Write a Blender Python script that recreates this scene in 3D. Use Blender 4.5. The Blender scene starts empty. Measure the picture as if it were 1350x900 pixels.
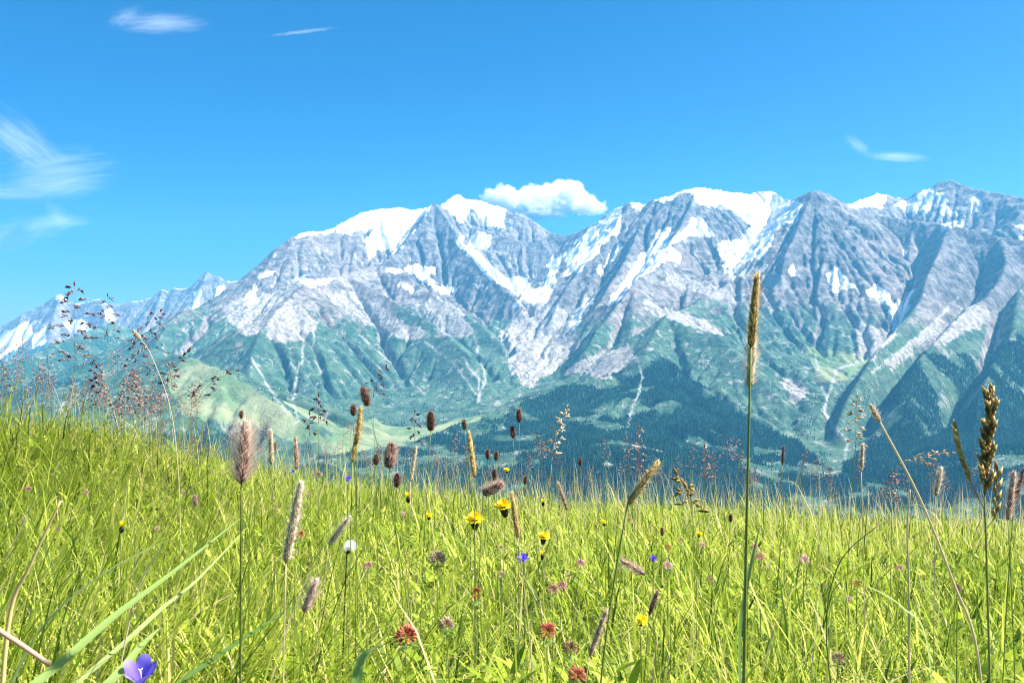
import bpy, math, random
import numpy as np

# ------------------------------------------------------------------ camera, sky, sun, exposure
random.seed(7)
RNG = np.random.default_rng(11)
S = bpy.context.scene
COL = S.collection
R = math.radians
F = 1050.0            # focal length in pixels of the 1350 x 900 photograph

cam_d = bpy.data.cameras.new('camera')
cam = bpy.data.objects.new('camera', cam_d)
COL.objects.link(cam)
cam.location = (0, 0, 0)
cam.rotation_euler = (R(90), 0, 0)
cam_d.sensor_width = 36.0
cam_d.lens = 36.0 * F / 1350.0
cam_d.clip_start = 0.02
cam_d.clip_end = 200000.0
cam_d.dof.use_dof = True
cam_d.dof.focus_distance = 1.9
cam_d.dof.aperture_fstop = 16.0
S.camera = cam

SUN_EL, SUN_AZ = 50.0, 88.0       # azimuth clockwise from the view direction (+Y): high and to the right
world = bpy.data.worlds.new('World')
S.world = world
world.use_nodes = True
nt = world.node_tree
nt.nodes.clear()
sky = nt.nodes.new('ShaderNodeTexSky')
sky.sky_type = 'NISHITA'
sky.sun_disc = False
sky.sun_elevation = R(SUN_EL)
sky.sun_rotation = R(SUN_AZ)
sky.altitude = 2000.0
sky.air_density = 0.8
sky.dust_density = 4.0
sky.ozone_density = 4.0
hsv = nt.nodes.new('ShaderNodeHueSaturation')
hsv.inputs['Saturation'].default_value = 1.42
bg = nt.nodes.new('ShaderNodeBackground')
bg.inputs['Strength'].default_value = 0.05
wo = nt.nodes.new('ShaderNodeOutputWorld')
nt.links.new(sky.outputs[0], hsv.inputs['Color'])
nt.links.new(hsv.outputs[0], bg.inputs['Color'])
nt.links.new(bg.outputs[0], wo.inputs['Surface'])

sun_d = bpy.data.lights.new('sun', 'SUN')
sun_d.energy = 4.8
sun_d.angle = R(0.53)
sun_d.color = (1.0, 0.94, 0.84)
sun = bpy.data.objects.new('sun', sun_d)
COL.objects.link(sun)
sun.rotation_euler = (R(90 - SUN_EL), 0, R(180 - SUN_AZ))
sun.location = (20, 10, 30)

S.view_settings.view_transform = 'Standard'
S.view_settings.look = 'None'
S.view_settings.exposure = 1.85
S.view_settings.gamma = 1.0
S.view_settings.use_curve_mapping = False
S.render.engine = 'CYCLES'
S.cycles.max_bounces = 9
S.cycles.diffuse_bounces = 3
S.cycles.transmission_bounces = 4
S.cycles.transparent_max_bounces = 12
S.cycles.volume_bounces = 8
S.cycles.volume_step_rate = 1.0
S.cycles.use_denoising = True
S.cycles.filter_width = 1.1

# ------------------------------------------------------------------ helpers
def at(px, py, Y):
    """photograph pixel + forward distance -> world point"""
    return ((px - 675.0) / F * Y, Y, (450.0 - py) / F * Y)

def new_mesh(name, verts, faces_flat, sizes, mats=(), smooth=False, parent=None, mat_idx=None):
    me = bpy.data.meshes.new(name)
    verts = np.asarray(verts, dtype=np.float32)
    faces_flat = np.asarray(faces_flat, dtype=np.int32).ravel()
    nf = len(sizes) if hasattr(sizes, '__len__') else len(faces_flat) // sizes
    if not hasattr(sizes, '__len__'):
        sizes = np.full(nf, sizes, dtype=np.int32)
    me.vertices.add(len(verts))
    me.vertices.foreach_set('co', verts.ravel())
    me.loops.add(len(faces_flat))
    me.loops.foreach_set('vertex_index', faces_flat)
    me.polygons.add(nf)
    starts = np.concatenate([[0], np.cumsum(sizes)[:-1]]).astype(np.int32)
    me.polygons.foreach_set('loop_start', starts)
    if mat_idx is not None:
        me.polygons.foreach_set('material_index', np.asarray(mat_idx, dtype=np.int32))
    me.polygons.foreach_set('use_smooth', np.full(nf, smooth, dtype=bool))
    for m in mats:
        me.materials.append(m)
    me.update(calc_edges=True)
    o = bpy.data.objects.new(name, me)
    COL.objects.link(o)
    if parent is not None:
        o.parent = parent
    return o

def fattr(o, name, vals):
    a = o.data.attributes.new(name, 'FLOAT', 'POINT')
    a.data.foreach_set('value', np.asarray(vals, dtype=np.float32).ravel())

def sstep(a, b, x):
    t = np.clip((x - a) / (b - a), 0, 1)
    return t * t * (3 - 2 * t)

def vnoise(x, y, seed=0):
    """smooth lattice noise in [-1, 1]"""
    r = np.random.default_rng(seed)
    T = r.uniform(-1, 1, (256, 256)).astype(np.float32)
    xi = np.floor(x).astype(np.int64); yi = np.floor(y).astype(np.int64)
    fx = (x - xi).astype(np.float32); fy = (y - yi).astype(np.float32)
    fx = fx * fx * fx * (fx * (fx * 6 - 15) + 10); fy = fy * fy * fy * (fy * (fy * 6 - 15) + 10)
    x0 = xi & 255; x1 = (xi + 1) & 255; y0 = yi & 255; y1 = (yi + 1) & 255
    a = T[y0, x0] * (1 - fx) + T[y0, x1] * fx
    b = T[y1, x0] * (1 - fx) + T[y1, x1] * fx
    return a * (1 - fy) + b * fy

def fbm(x, y, lam, octs=4, seed=0, ridged=False, gain=0.5):
    out = 0; amp = 1.0; tot = 0
    for i in range(octs):
        c, s_ = math.cos(0.7 * i + .3), math.sin(0.7 * i + .3)
        u = (x * c - y * s_) / lam; v = (x * s_ + y * c) / lam
        n = vnoise(u + 17.3 * i, v + 9.1 * i, seed + i)
        if ridged:
            n = 1 - 2 * np.abs(n)
        out = out + amp * n; tot += amp
        amp *= gain; lam *= 0.5
    return out / tot

def inpoly(px, py, poly):
    """points in polygon, vectorised"""
    ins = np.zeros(px.shape, bool)
    n = len(poly)
    for i in range(n):
        x0, y0 = poly[i]; x1, y1 = poly[(i + 1) % n]
        if y0 == y1:
            continue
        c = ((y0 > py) != (y1 > py)) & (px < (x1 - x0) * (py - y0) / (y1 - y0) + x0)
        ins ^= c
    return ins

class NT:
    """tiny node-graph helper"""
    def __init__(s, name):
        s.m = bpy.data.materials.new(name); s.m.use_nodes = True
        s.t = s.m.node_tree; s.t.nodes.clear()
        s.out = s.n('ShaderNodeOutputMaterial')
    def n(s, kind, **kw):
        nd = s.t.nodes.new(kind)
        for k, v in kw.items():
            setattr(nd, k, v)
        return nd
    def put(s, sock, v):
        if hasattr(v, 'bl_rna') and hasattr(v, 'is_output'):
            s.t.links.new(v, sock)
        else:
            sock.default_value = v
    def attr(s, name):
        return s.n('ShaderNodeAttribute', attribute_name=name).outputs['Fac']
    def math(s, op, a, b=0.0, c=None, clamp=False):
        nd = s.n('ShaderNodeMath', operation=op); nd.use_clamp = clamp
        s.put(nd.inputs[0], a); s.put(nd.inputs[1], b)
        if c is not None:
            s.put(nd.inputs[2], c)
        return nd.outputs[0]
    def mix(s, f, a, b):
        nd = s.n('ShaderNodeMix', data_type='RGBA')
        s.put(nd.inputs['Factor'], f)
        s.put(nd.inputs[6], a if not isinstance(a, tuple) else (*a, 1))
        s.put(nd.inputs[7], b if not isinstance(b, tuple) else (*b, 1))
        return nd.outputs[2]
    def noise(s, vec, scale, detail=4, rough=0.55, dist=0.0):
        nd = s.n('ShaderNodeTexNoise')
        if vec is not None:
            s.t.links.new(vec, nd.inputs['Vector'])
        nd.inputs['Scale'].default_value = scale
        nd.inputs['Detail'].default_value = detail
        nd.inputs['Roughness'].default_value = rough
        nd.inputs['Distortion'].default_value = dist
        return nd.outputs['Fac']
    def rng(s, v, a, b, c=0.0, d=1.0):
        nd = s.n('ShaderNodeMapRange'); nd.interpolation_type = 'SMOOTHSTEP'
        s.put(nd.inputs[0], v)
        for i, q in enumerate((a, b, c, d)):
            s.put(nd.inputs[i + 1], q)
        return nd.outputs[0]
    def bump(s, h, strength, dist):
        nd = s.n('ShaderNodeBump')
        nd.inputs['Strength'].default_value = strength
        nd.inputs['Distance'].default_value = dist
        s.t.links.new(h, nd.inputs['Height'])
        return nd.outputs[0]

# ------------------------------------------------------------------ mountain terrain: ridge network, erosion, detail
CELL = 32.0
X0, X1, Y0, Y1 = -11600.0, 11600.0, 3000.0, 17000.0
gx = np.arange(X0, X1 + 1, CELL); gy = np.arange(Y0, Y1 + 1, CELL)
GX, GY = np.meshgrid(gx, gy)

# (steepness, [(photo x, photo y, distance in km) ...])
RIDGES = [
 # main crest, left shoulder to right edge
 (1.00, [(200,452,11.0),(230,428,11.2),(262,412,11.4),(300,390,11.6),(326,370,11.8),(340,360,12.0),(352,349,12.1),(366,332,12.2),(377,319,12.3),(386,311,12.4),(402,307,12.5),(436,302,12.9),(460,289,13.2),(482,279,13.6),(500,276,13.8),(522,274,14.0),(545,277,14.1),(560,274,14.2),(585,268,14.6),(594,262,14.8),(603,255,15.0),(612,262,15.0),(640,267,15.0),(665,274,14.9),(690,283,14.8),(704,291,14.7),(715,303,14.6),(735,309,14.4),(748,311,14.2),(765,304,13.6),(780,297,13.2),(800,283,12.9),(815,274,12.7),(832,267,12.5),(850,269,12.4),(862,262,12.3),(880,259,12.2),(900,251,12.2),(918,247,12.2),(940,250,12.3),(965,254,12.4),(988,257,12.6),(1002,252,13.0),(1018,252,13.0),(1032,263,12.6),(1045,264,11.8),(1056,258,11.2),(1073,251,10.8),(1090,255,10.9),(1108,266,11.2),(1120,270,11.8),(1137,263,12.2),(1158,254,12.5),(1172,258,12.5),(1195,262,12.5),(1215,250,12.4),(1232,248,12.3),(1238,240,12.3),(1253,236,12.2),(1268,244,12.0),(1290,250,11.8),(1320,255,11.4),(1350,261,11.0),(1420,268,10.5),(1560,260,10.3)]),
 # dark rock pyramid left of the summit, its two edges
 (1.25, [(572,265,13.6),(558,288,13.2),(540,312,12.8),(520,336,12.3),(505,345,11.9)]),
 (1.25, [(572,265,13.6),(592,292,13.2),(610,322,12.7),(640,352,12.0),(662,378,11.4),(690,402,10.8)]),
 # the long front spur with the wide green-grey face
 (0.80, [(505,345,11.9),(480,352,11.4),(455,362,10.8),(440,366,10.3),(425,374,9.9),(405,373,9.5),(385,390,9.0),(365,410,8.6),(345,436,8.2),(334,462,7.8),(328,490,7.4)]),
 (0.70, [(512,342,11.7),(545,372,11.2),(590,400,10.6),(630,425,10.0),(660,452,9.4),(675,480,8.8)]),
 (0.85, [(455,362,10.8),(500,385,10.2),(545,412,9.6),(590,440,9.0),(620,470,8.4)]),
 # rock wall under the summit and its couloir side
 (1.3, [(624,298,14.2),(640,303,14.0),(660,310,13.8),(690,319,13.6),(712,318,13.6),(730,318,13.7)]),
 (1.4, [(690,319,13.6),(688,350,13.1),(700,368,12.8)]),
 # spurs falling left from the snowy domes
 (1.15, [(800,283,12.9),(775,318,12.6),(752,345,12.2),(742,362,11.8)]),
 (1.05, [(832,267,12.5),(806,305,12.0),(780,335,11.5),(755,368,11.0),(735,400,10.5),(728,420,10.2)]),
 (1.10, [(862,262,12.3),(848,285,11.9),(840,310,11.5),(823,345,10.8),(805,375,10.2),(789,401,9.7),(770,440,9.0),(757,466,8.5)]),
 (1.00, [(918,247,12.2),(912,268,11.8),(902,290,11.3),(885,318,10.8)]),
 (1.0, [(892,322,10.6),(862,352,9.9),(838,371,9.4),(815,402,8.9),(790,432,8.3),(772,462,7.9)]),
 (0.75, [(838,371,9.4),(834,410,8.7),(832,445,8.0),(830,475,7.3),(818,500,6.8)]),
 # green shoulders right of centre and the diagonal nose
 (0.70, [(960,375,9.6),(930,392,9.0),(900,408,8.4),(880,414,8.0),(862,440,7.5),(850,470,7.0)]),
 (0.65, [(880,414,8.0),(910,436,7.6),(945,440,7.4),(975,470,6.9),(1010,505,6.4),(1045,545,5.9),(1080,590,5.4),(1100,620,5.1)]),
 (0.9, [(990,325,11.0),(1000,350,10.4),(1020,375,9.8),(1040,405,9.2),(1060,440,8.6),(1075,462,8.2)]),
 # dark pyramid and the cirque walls
 (1.35, [(1073,251,10.8),(1062,275,10.5),(1050,305,10.1),(1036,335,9.7),(1030,365,9.4)]),
 (1.15, [(1073,251,10.8),(1082,300,10.2),(1086,340,9.7),(1078,380,9.2),(1070,410,8.8)]),
 (1.3, [(1108,266,11.2),(1125,310,10.6),(1140,345,10.2),(1150,362,9.9)]),
 (1.5, [(1120,281,10.9),(1160,284,10.8),(1200,290,10.6),(1240,294,10.3),(1252,297,9.8)]),
 (1.1, [(1190,365,9.6),(1195,345,10.0),(1200,320,10.3),(1204,295,10.6)]),
 # near right mountain
 (1.35, [(1350,318,9.2),(1320,312,9.3),(1290,303,9.5),(1262,297,9.6),(1248,305,9.4),(1240,330,9.0),(1225,362,8.5),(1215,395,8.0),(1195,420,7.5),(1168,448,6.9),(1148,475,6.4),(1120,520,5.8),(1105,560,5.3)]),
 (1.25, [(1320,312,9.3),(1328,345,8.6),(1318,370,8.0),(1300,392,7.5),(1272,408,7.0),(1250,432,6.5),(1215,470,6.0),(1190,510,5.5)]),
 (1.2, [(1420,330,8.8),(1365,362,8.0),(1345,382,7.4),(1340,415,6.8),(1335,445,6.3),(1310,480,5.8),(1290,530,5.2)]),
 # left: rock nose, green hill
 (0.85, [(275,420,10.8),(248,402,10.4),(225,424,9.9),(205,452,9.4)]),
 (0.42, [(60,520,6.6),(110,505,6.7),(165,484,6.8),(205,472,6.7),(238,467,6.5),(270,477,6.2),(300,490,5.9),(340,515,5.6),(380,542,5.3),(420,565,5.1),(445,588,4.9)]),
 # forested hill at the bottom
 (0.55, [(430,606,4.7),(480,600,4.9),(540,587,5.1),(590,566,5.4),(640,545,5.7),(700,522,6.2),(760,505,6.6),(815,492,6.8)]),
 # blue far valley slopes on the left
 (0.55, [(-40,492,9.2),(20,478,9.8),(70,455,10.6),(110,440,11.6),(150,425,12.8)]),
]
BASE = [(700,500,8.0),(695,455,9.4),(690,402,12.0),(720,395,12.4),(1112,605,5.0),(1090,545,5.9),(1100,495,7.0),(1140,472,7.8),(1180,432,8.6),
 (1120,385,9.3),(1165,395,9.4),(520,578,6.2),(470,584,5.9),(560,572,6.3),(420,575,6.4),(395,556,6.8),(640,545,6.9),(80,545,7.6),(0,560,7.5),(300,470,9.2),
 (250,480,9.0),(480,335,12.8),(440,345,12.2),(400,372,11.2),(640,340,13.0),(560,372,12.0),(350,400,10.6),(980,335,11.4),(1000,300,12.0),(930,345,11.0),
 (830,600,4.2),(700,640,4.0),(1000,660,4.0),(1350,640,4.0),(1250,600,4.6),(200,640,3.9),(100,490,16.5),(300,455,16),(-100,520,15),(150,500,14.5),(60,520,13),(-200,540,12),(1150,292,11.3),(1250,275,11.6),
 (900,380,9.8),(0,505,16.5),(825,570,5.2),(835,520,6.2),(740,440,10.0),(760,390,10.9)]

def rbf(points):
    P = np.array([at(*(p[0], p[1], p[2] * 1000)) for p in points])
    xy = P[:, :2] / 1000
    def U(r2):
        return np.where(r2 > 1e-9, r2 * np.log(np.maximum(r2, 1e-9)), 0)
    n = len(P)
    K = U(((xy[:, None] - xy[None]) ** 2).sum(-1)) + np.eye(n) * 0.05
    A = np.zeros((n + 3, n + 3)); A[:n, :n] = K
    A[:n, n] = 1; A[:n, n + 1:] = xy; A[n, :n] = 1; A[n + 1:, :n] = xy.T
    w = np.linalg.solve(A, np.concatenate([P[:, 2], np.zeros(3)]))
    sx = GX[::8, ::8] / 1000; sy = GY[::8, ::8] / 1000
    z = w[n] + w[n + 1] * sx + w[n + 2] * sy
    for i in range(n):
        z = z + w[i] * U((sx - xy[i, 0]) ** 2 + (sy - xy[i, 1]) ** 2)
    # back to the full grid
    iy = np.linspace(0, z.shape[0] - 1.001, GX.shape[0]); ix = np.linspace(0, z.shape[1] - 1.001, GX.shape[1])
    iy = np.minimum(np.arange(GX.shape[0]) / 8, z.shape[0] - 1.001); ix = np.minimum(np.arange(GX.shape[1]) / 8, z.shape[1] - 1.001)
    return bilinear(z, iy, ix)

def bilinear(z, iy, ix):
    y0 = iy.astype(int); x0 = ix.astype(int)
    fy = (iy - y0)[:, None]; fx = (ix - x0)[None]
    a = z[y0][:, x0]; b = z[y0][:, x0 + 1]; c = z[y0 + 1][:, x0]; d = z[y0 + 1][:, x0 + 1]
    return (a * (1 - fx) + b * fx) * (1 - fy) + (c * (1 - fx) + d * fx) * fy

def build_heights():
    # domain warp gives the ridge flanks their irregular plan
    WX = GX + 90 * fbm(GX, GY, 900, 3, 40); WY = GY + 90 * fbm(GX, GY, 900, 3, 50)
    base = rbf(BASE)
    zmin = -1250.0
    base = np.clip(base, zmin, 1500)
    Z = base.copy()
    DR = np.full(GX.shape, 1e6)      # distance to the winning ridge line
    for ri, (k, pts) in enumerate(RIDGES):
        P = np.array([at(p[0], p[1], p[2] * 1000) for p in pts])
        Zr = np.full(GX.shape, -1e6); Dr = np.full(GX.shape, 1e6); Sr = np.zeros(GX.shape)
        s0 = 0.0
        for a, b in zip(P[:-1], P[1:]):
            reach = (max(a[2], b[2]) - zmin) / (0.55 * k) + 300
            reach = min(reach, 3800)
            i0 = max(0, int((min(a[0], b[0]) - reach - X0) / CELL)); i1 = min(len(gx), int((max(a[0], b[0]) + reach - X0) / CELL) + 2)
            j0 = max(0, int((min(a[1], b[1]) - reach - Y0) / CELL)); j1 = min(len(gy), int((max(a[1], b[1]) + reach - Y0) / CELL) + 2)
            L = math.hypot(b[0] - a[0], b[1] - a[1]) + 1e-6
            if i1 <= i0 or j1 <= j0:
                s0 += L; continue
            # the warp fades out at the line itself, so crests stay where they are put
            gxs = GX[j0:j1, i0:i1]; gys = GY[j0:j1, i0:i1]
            ux, uy = (b[0] - a[0]) / L, (b[1] - a[1]) / L
            t = np.clip(((gxs - a[0]) * ux + (gys - a[1]) * uy) / L, 0, 1)
            d0 = np.hypot(gxs - a[0] - ux * L * t, gys - a[1] - uy * L * t)
            f = sstep(100, 900, d0)
            qx = gxs + f * (WX[j0:j1, i0:i1] - gxs); qy = gys + f * (WY[j0:j1, i0:i1] - gys)
            t = np.clip(((qx - a[0]) * ux + (qy - a[1]) * uy) / L, 0, 1)
            d = np.hypot(qx - a[0] - ux * L * t, qy - a[1] - uy * L * t)
            h = a[2] + (b[2] - a[2]) * t
            drop = k * d * (1 - 0.28 * np.clip(d / 3000, 0, 1))
            z = h - drop
            sub = Zr[j0:j1, i0:i1]
            w = z > sub
            sub[w] = z[w]
            Dr[j0:j1, i0:i1][w] = d[w]
            Sr[j0:j1, i0:i1][w] = (s0 + t * L)[w]
            s0 += L
        # ribs and couloirs that run down from the ridge line
        lam = 260.0 + 90.0 * ((ri * 5) % 7)
        rib = 0.6 * (1 - 2 * np.abs(vnoise(Sr / lam, Dr / (lam * 5), 100 + ri))) + 0.4 * (1 - 2 * np.abs(vnoise(Sr / (lam * .42), Dr / (lam * 2.2), 200 + ri)))
        amp = (30 + 85 * sstep(-.5, .6, vnoise(GX / 1300 + ri, GY / 1300, 130 + ri))) * k * sstep(40, 650, Dr) * (1 - 0.45 * sstep(1500, 3000, Dr))
        Zr = Zr + rib * amp
        w = Zr > Z
        Z[w] = Zr[w]; DR[w] = Dr[w]
    return Z, DR

def erode(Z, n, steps, cell, seed, rate=0.3, cap=3.0):
    """vectorised droplets: carve gullies, drop fans"""
    r = np.random.default_rng(seed)
    H, W = Z.shape
    z = (Z / cell).astype(np.float64)
    x = r.uniform(2, W - 4, n); y = r.uniform(2, H - 4, n)
    keep = np.abs(X0 + x * cell) < 0.75 * (Y0 + y * cell)
    x = x[keep]; y = y[keep]; n = len(x)
    dx = np.zeros(n); dy = np.zeros(n); vel = np.ones(n); wat = np.ones(n); sed = np.zeros(n)
    zf = z.ravel()
    for _ in range(steps):
        xi = x.astype(int); yi = y.astype(int); u = x - xi; v = y - yi
        i00 = yi * W + xi
        a = zf[i00]; b = zf[i00 + 1]; c = zf[i00 + W]; d = zf[i00 + W + 1]
        ggx = (b - a) * (1 - v) + (d - c) * v; ggy = (c - a) * (1 - u) + (d - b) * u
        h = a * (1 - u) * (1 - v) + b * u * (1 - v) + c * (1 - u) * v + d * u * v
        dx = dx * 0.25 - ggx * 0.75; dy = dy * 0.25 - ggy * 0.75
        l = np.hypot(dx, dy) + 1e-9
        dx /= l; dy /= l
        nx = np.clip(x + dx, 1, W - 3); ny = np.clip(y + dy, 1, H - 3)
        xj = nx.astype(int); yj = ny.astype(int); p = nx - xj; q = ny - yj
        j = yj * W + xj
        h2 = zf[j] * (1 - p) * (1 - q) + zf[j + 1] * p * (1 - q) + zf[j + W] * (1 - p) * q + zf[j + W + 1] * p * q
        dh = h2 - h
        capa = np.maximum(-dh, 0.01) * vel * wat * cap
        dep = np.where(dh > 0, np.minimum(dh, sed), np.where(sed > capa, (sed - capa) * 0.25, -np.minimum((capa - sed) * rate, np.maximum(-dh, 0) * 0.5)))
        cnt = np.bincount(i00, minlength=zf.size)
        dep = np.clip(dep, -0.05, 0.05) / np.maximum(1.0, cnt[i00] / 1.5)
        sed = sed - dep
        for off, wgt in ((0, (1 - u) * (1 - v)), (1, u * (1 - v)), (W, (1 - u) * v), (W + 1, u * v)):
            zf += np.bincount(i00 + off, weights=dep * wgt, minlength=zf.size)[:zf.size]
        vel = np.sqrt(np.maximum(vel * vel - dh * 1.2, 0.05)); vel = np.minimum(vel, 4)
        wat *= 0.975
        x, y = nx, ny
    dz = np.clip(zf.reshape(H, W) * cell - Z, -2.2 * cell, 1.2 * cell)
    return Z + dz

Zb, DR = build_heights()
Zb = Zb + 45 * fbm(GX, GY, 700, 4, 60) * sstep(60, 500, DR)
Ze = Zb.copy()
for b in range(5):
    Ze = erode(Ze, 45000, 45, CELL, 300 + b)
keep = sstep(0, 260, DR)
Ze = Zb + (Ze - Zb) * (0.25 + 0.75 * keep)
# finer grid for what is seen
CF = 16.0
fx_ = np.arange(X0, X1 - CELL, CF); fy_ = np.arange(Y0, Y1 - CELL, CF)
Zf = bilinear(Ze, (fy_ - Y0) / CELL, (fx_ - X0) / CELL)
DRf = bilinear(DR, (fy_ - Y0) / CELL, (fx_ - X0) / CELL)
FX, FY = np.meshgrid(fx_, fy_)
rocky = sstep(-500, 500, Zf)
Zf = Zf + (12 + 36 * rocky) * fbm(FX, FY, 230, 4, 70, ridged=True, gain=0.55) * (0.35 + 0.65 * sstep(0, 200, DRf))
for b in range(2):
    Zf = erode(Zf, 90000, 30, CF, 400 + b, rate=0.25, cap=2.0)
Zf = Zf + (3 + 13 * rocky) * fbm(FX, FY, 75, 2, 80, ridged=True)
PX = 675 + F * FX / FY; PY = 450 - F * Zf / FY
gyy, gxx = np.gradient(Zf, CF)
SLOPE = np.hypot(gxx, gyy)

# ---- where snow, scree, green and forest lie (outlines mapped on to the terrain)
exec_masks = True
SNOW = [
 [(440,303),(462,311),(478,303),(496,296),(482,316),(486,346),(493,340),(497,326),(503,332),(508,322),(519,337),(540,310),(560,282),(574,262),(545,270),(520,268),(480,274),(456,286)],
 [(383,313),(400,302),(438,297),(441,306),(400,312)],
 [(340,367),(350,357),(370,354),(360,362)],
 [(386,366),(400,364),(410,372),(428,366),(443,364),(438,376),(420,378),(395,374)],
 [(580,266),(603,250),(612,258),(640,262),(668,270),(666,297),(644,299),(634,292),(625,278),(616,271),(618,277),(612,294),(604,287),(591,275)],
 [(619,311),(630,305),(652,308),(652,325),(640,330),(620,326)],
 [(600,317),(612,308),(612,322),(634,333),(648,353),(665,364),(697,370),(700,380),(711,381),(720,366),(733,368),(725,400),(695,403),(667,402),(690,392),(670,382),(640,362),(620,340)],
 [(534,354),(545,346),(556,351),(575,352),(572,363),(560,364),(575,375),(606,383),(600,388),(575,383),(552,370)],
 [(508,352),(532,358),(528,364),(510,362)],[(620,369),(645,376),(640,380),(625,376)],[(520,372),(545,380),(552,388),(530,384)],
 [(828,266),(812,274),(798,288),(772,309),(744,332),(742,342),(750,350),(742,368),(764,355),(790,330),(816,299)],
 [(828,262),(840,266),(853,266),(850,276),(835,275)],
 [(727,340),(740,337),(735,355),(733,375),(722,370),(720,352)],
 [(913,285),(922,283),(933,301),(944,312),(927,313),(904,310),(893,319),(882,325),(898,337),(895,350),(875,346),(849,363),(820,390),(800,405),(806,392),(820,372),(844,337),(873,302),(889,297),(880,318),(903,300)],
 [(818,318),(826,320),(808,350),(790,365),(785,360),(802,340)],[(776,392),(786,398),(765,425),(742,440),(752,420)],
 [(862,266),(880,263),(900,256),(911,258),(924,270),(958,271),(976,283),(989,297),(980,312),(949,321),(953,345),(975,330),(1015,323),(1018,310),(1033,299),(1055,292),(1059,270),(1042,264),(1015,272),(989,252),(953,247),(920,242),(898,247),(862,258)],
 [(1008,254),(1020,254),(1034,268),(1025,272),(1012,268)],
 [(953,345),(980,330),(1014,324),(1010,338),(985,345),(968,362),(958,360)],
 [(1092,361),(1103,350),(1118,362),(1120,374),(1133,380),(1110,385),(1097,382)],
 [(1139,382),(1156,373),(1174,385),(1177,405),(1160,398),(1148,393)],
 [(1177,440),(1174,410),(1197,385),(1208,382),(1197,408),(1185,434)],
 [(1117,268),(1137,262),(1158,250),(1167,256),(1162,274),(1140,275)],
 [(1177,268),(1200,262),(1215,252),(1229,247),(1228,283),(1200,277)],
 [(1232,252),(1242,256),(1252,266),(1255,278),(1278,284),(1243,284),(1236,270)],
 [(1277,277),(1285,255),(1297,264),(1290,279)],
 [(1236,299),(1255,293),(1290,297),(1270,300),(1240,303)],[(1336,297),(1370,293),(1370,305)],[(1335,315),(1370,311),(1370,330)],
 [(300,405),(320,395),(342,374),(338,388),(318,398)],[(322,400),(340,390),(345,396),(330,406)],
 [(1040,352),(1046,345),(1048,358),(1042,366)],[(1195,340),(1185,335),(1198,330)],
]
PALE = [
 [(680,398),(735,400),(760,425),(765,455),(735,485),(700,512),(684,505),(662,445)],
 [(290,404),(335,386),(385,392),(350,430),(325,445)],
 [(425,385),(470,384),(515,412),(562,440),(535,450),(480,425)],
 [(545,398),(600,398),(625,440),(585,448)],[(355,415),(395,400),(420,425),(400,450),(350,452)],
 [(1280,405),(1312,408),(1290,432),(1240,457),(1224,456)],[(1262,392),(1216,440),(1168,480),(1178,488),(1232,442)],
 [(1315,445),(1342,448),(1332,464),(1308,456)],[(1345,455),(1310,478),(1300,484),(1318,470)],
 [(850,395),(890,410),(935,420),(958,442),(930,440),(880,420),(850,410)],
 [(780,470),(830,455),(838,470),(800,500),(765,492),(740,500),(750,485)],
 [(955,350),(1030,360),(1040,380),(990,372),(960,372)],[(872,360),(930,372),(985,400),(940,392),(880,378)],
 [(1130,420),(1180,440),(1195,430),(1150,475),(1100,495),(1135,460)],
 [(1030,500),(1060,498),(1068,520),(1045,532)],
]
STREAM = [(2.2,[(1200,402),(1178,442),(1150,466),(1126,480),(1101,487),(1097,512),(1084,540),(1098,562),(1117,582),(1114,604)]),
 (1.5,[(1076,468),(1080,500),(1090,522)]),(2.0,[(838,470),(848,500),(835,535),(826,572)]),(1.6,[(402,420),(398,470),(385,530),(394,556)]),
 (1.6,[(415,430),(412,460)]),(2.0,[(725,462),(706,492),(690,508)]),(1.8,[(625,440),(640,500),(632,530)]),(1.6,[(610,470),(632,500),(632,530)]),
 (1.5,[(330,470),(350,505),(375,540),(390,558)]),(2.0,[(1262,392),(1216,440),(1150,490)]),(1.5,[(470,440),(520,480),(560,520)]),(1.3,[(560,450),(600,480),(628,520)])]
MEADOW = [
 [(425,590),(452,565),(490,552),(520,564),(560,563),(620,550),(665,540),(600,562),(575,577),(530,586),(480,594),(430,600)],
 [(215,495),(250,470),(300,490),(360,530),(440,585),(400,585),(330,560),(240,545)],
 [(360,520),(440,575),(455,565),(420,545)],
 [(1060,455),(1150,470),(1120,500),(1080,505)],
]
SLATE = [
 [(572,262),(556,288),(520,336),(505,346),(540,372),(600,395),(680,402),(640,352),(610,322),(592,292)],
 [(1073,248),(1048,262),(1058,292),(1036,330),(1018,352),(1040,405),(1085,400),(1110,352),(1150,362),(1120,300),(1108,266)],
 [(1250,296),(1300,300),(1400,312),(1400,440),(1340,430),(1300,400),(1255,395),(1215,400),(1232,350)],
 [(862,262),(905,258),(925,268),(912,285),(888,300),(862,312),(823,350),(789,401),(775,400),(820,330),(845,290)],
 [(936,272),(975,284),(988,297),(978,312),(945,310),(934,300),(925,285)],
 [(700,318),(740,312),(742,345),(735,370),(705,378),(690,350)],[(780,340),(806,305),(815,320),(770,390),(735,440),(728,425),(745,385)],
]
FOREST = [
 [(-100,478),(20,478),(90,452),(150,440),(120,500),(0,535),(-100,545)],
 [(428,606),(540,586),(600,563),(660,546),(700,524),(760,508),(818,494),(835,500),(870,470),(915,500),(975,545),(1060,590),(1105,625),(1150,570),(1180,505),(1215,470),(1270,470),(1350,440),(1400,440),(1400,760),(400,760)],
 [(190,570),(300,575),(400,600),(430,606),(400,760),(100,760)],
]
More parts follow.
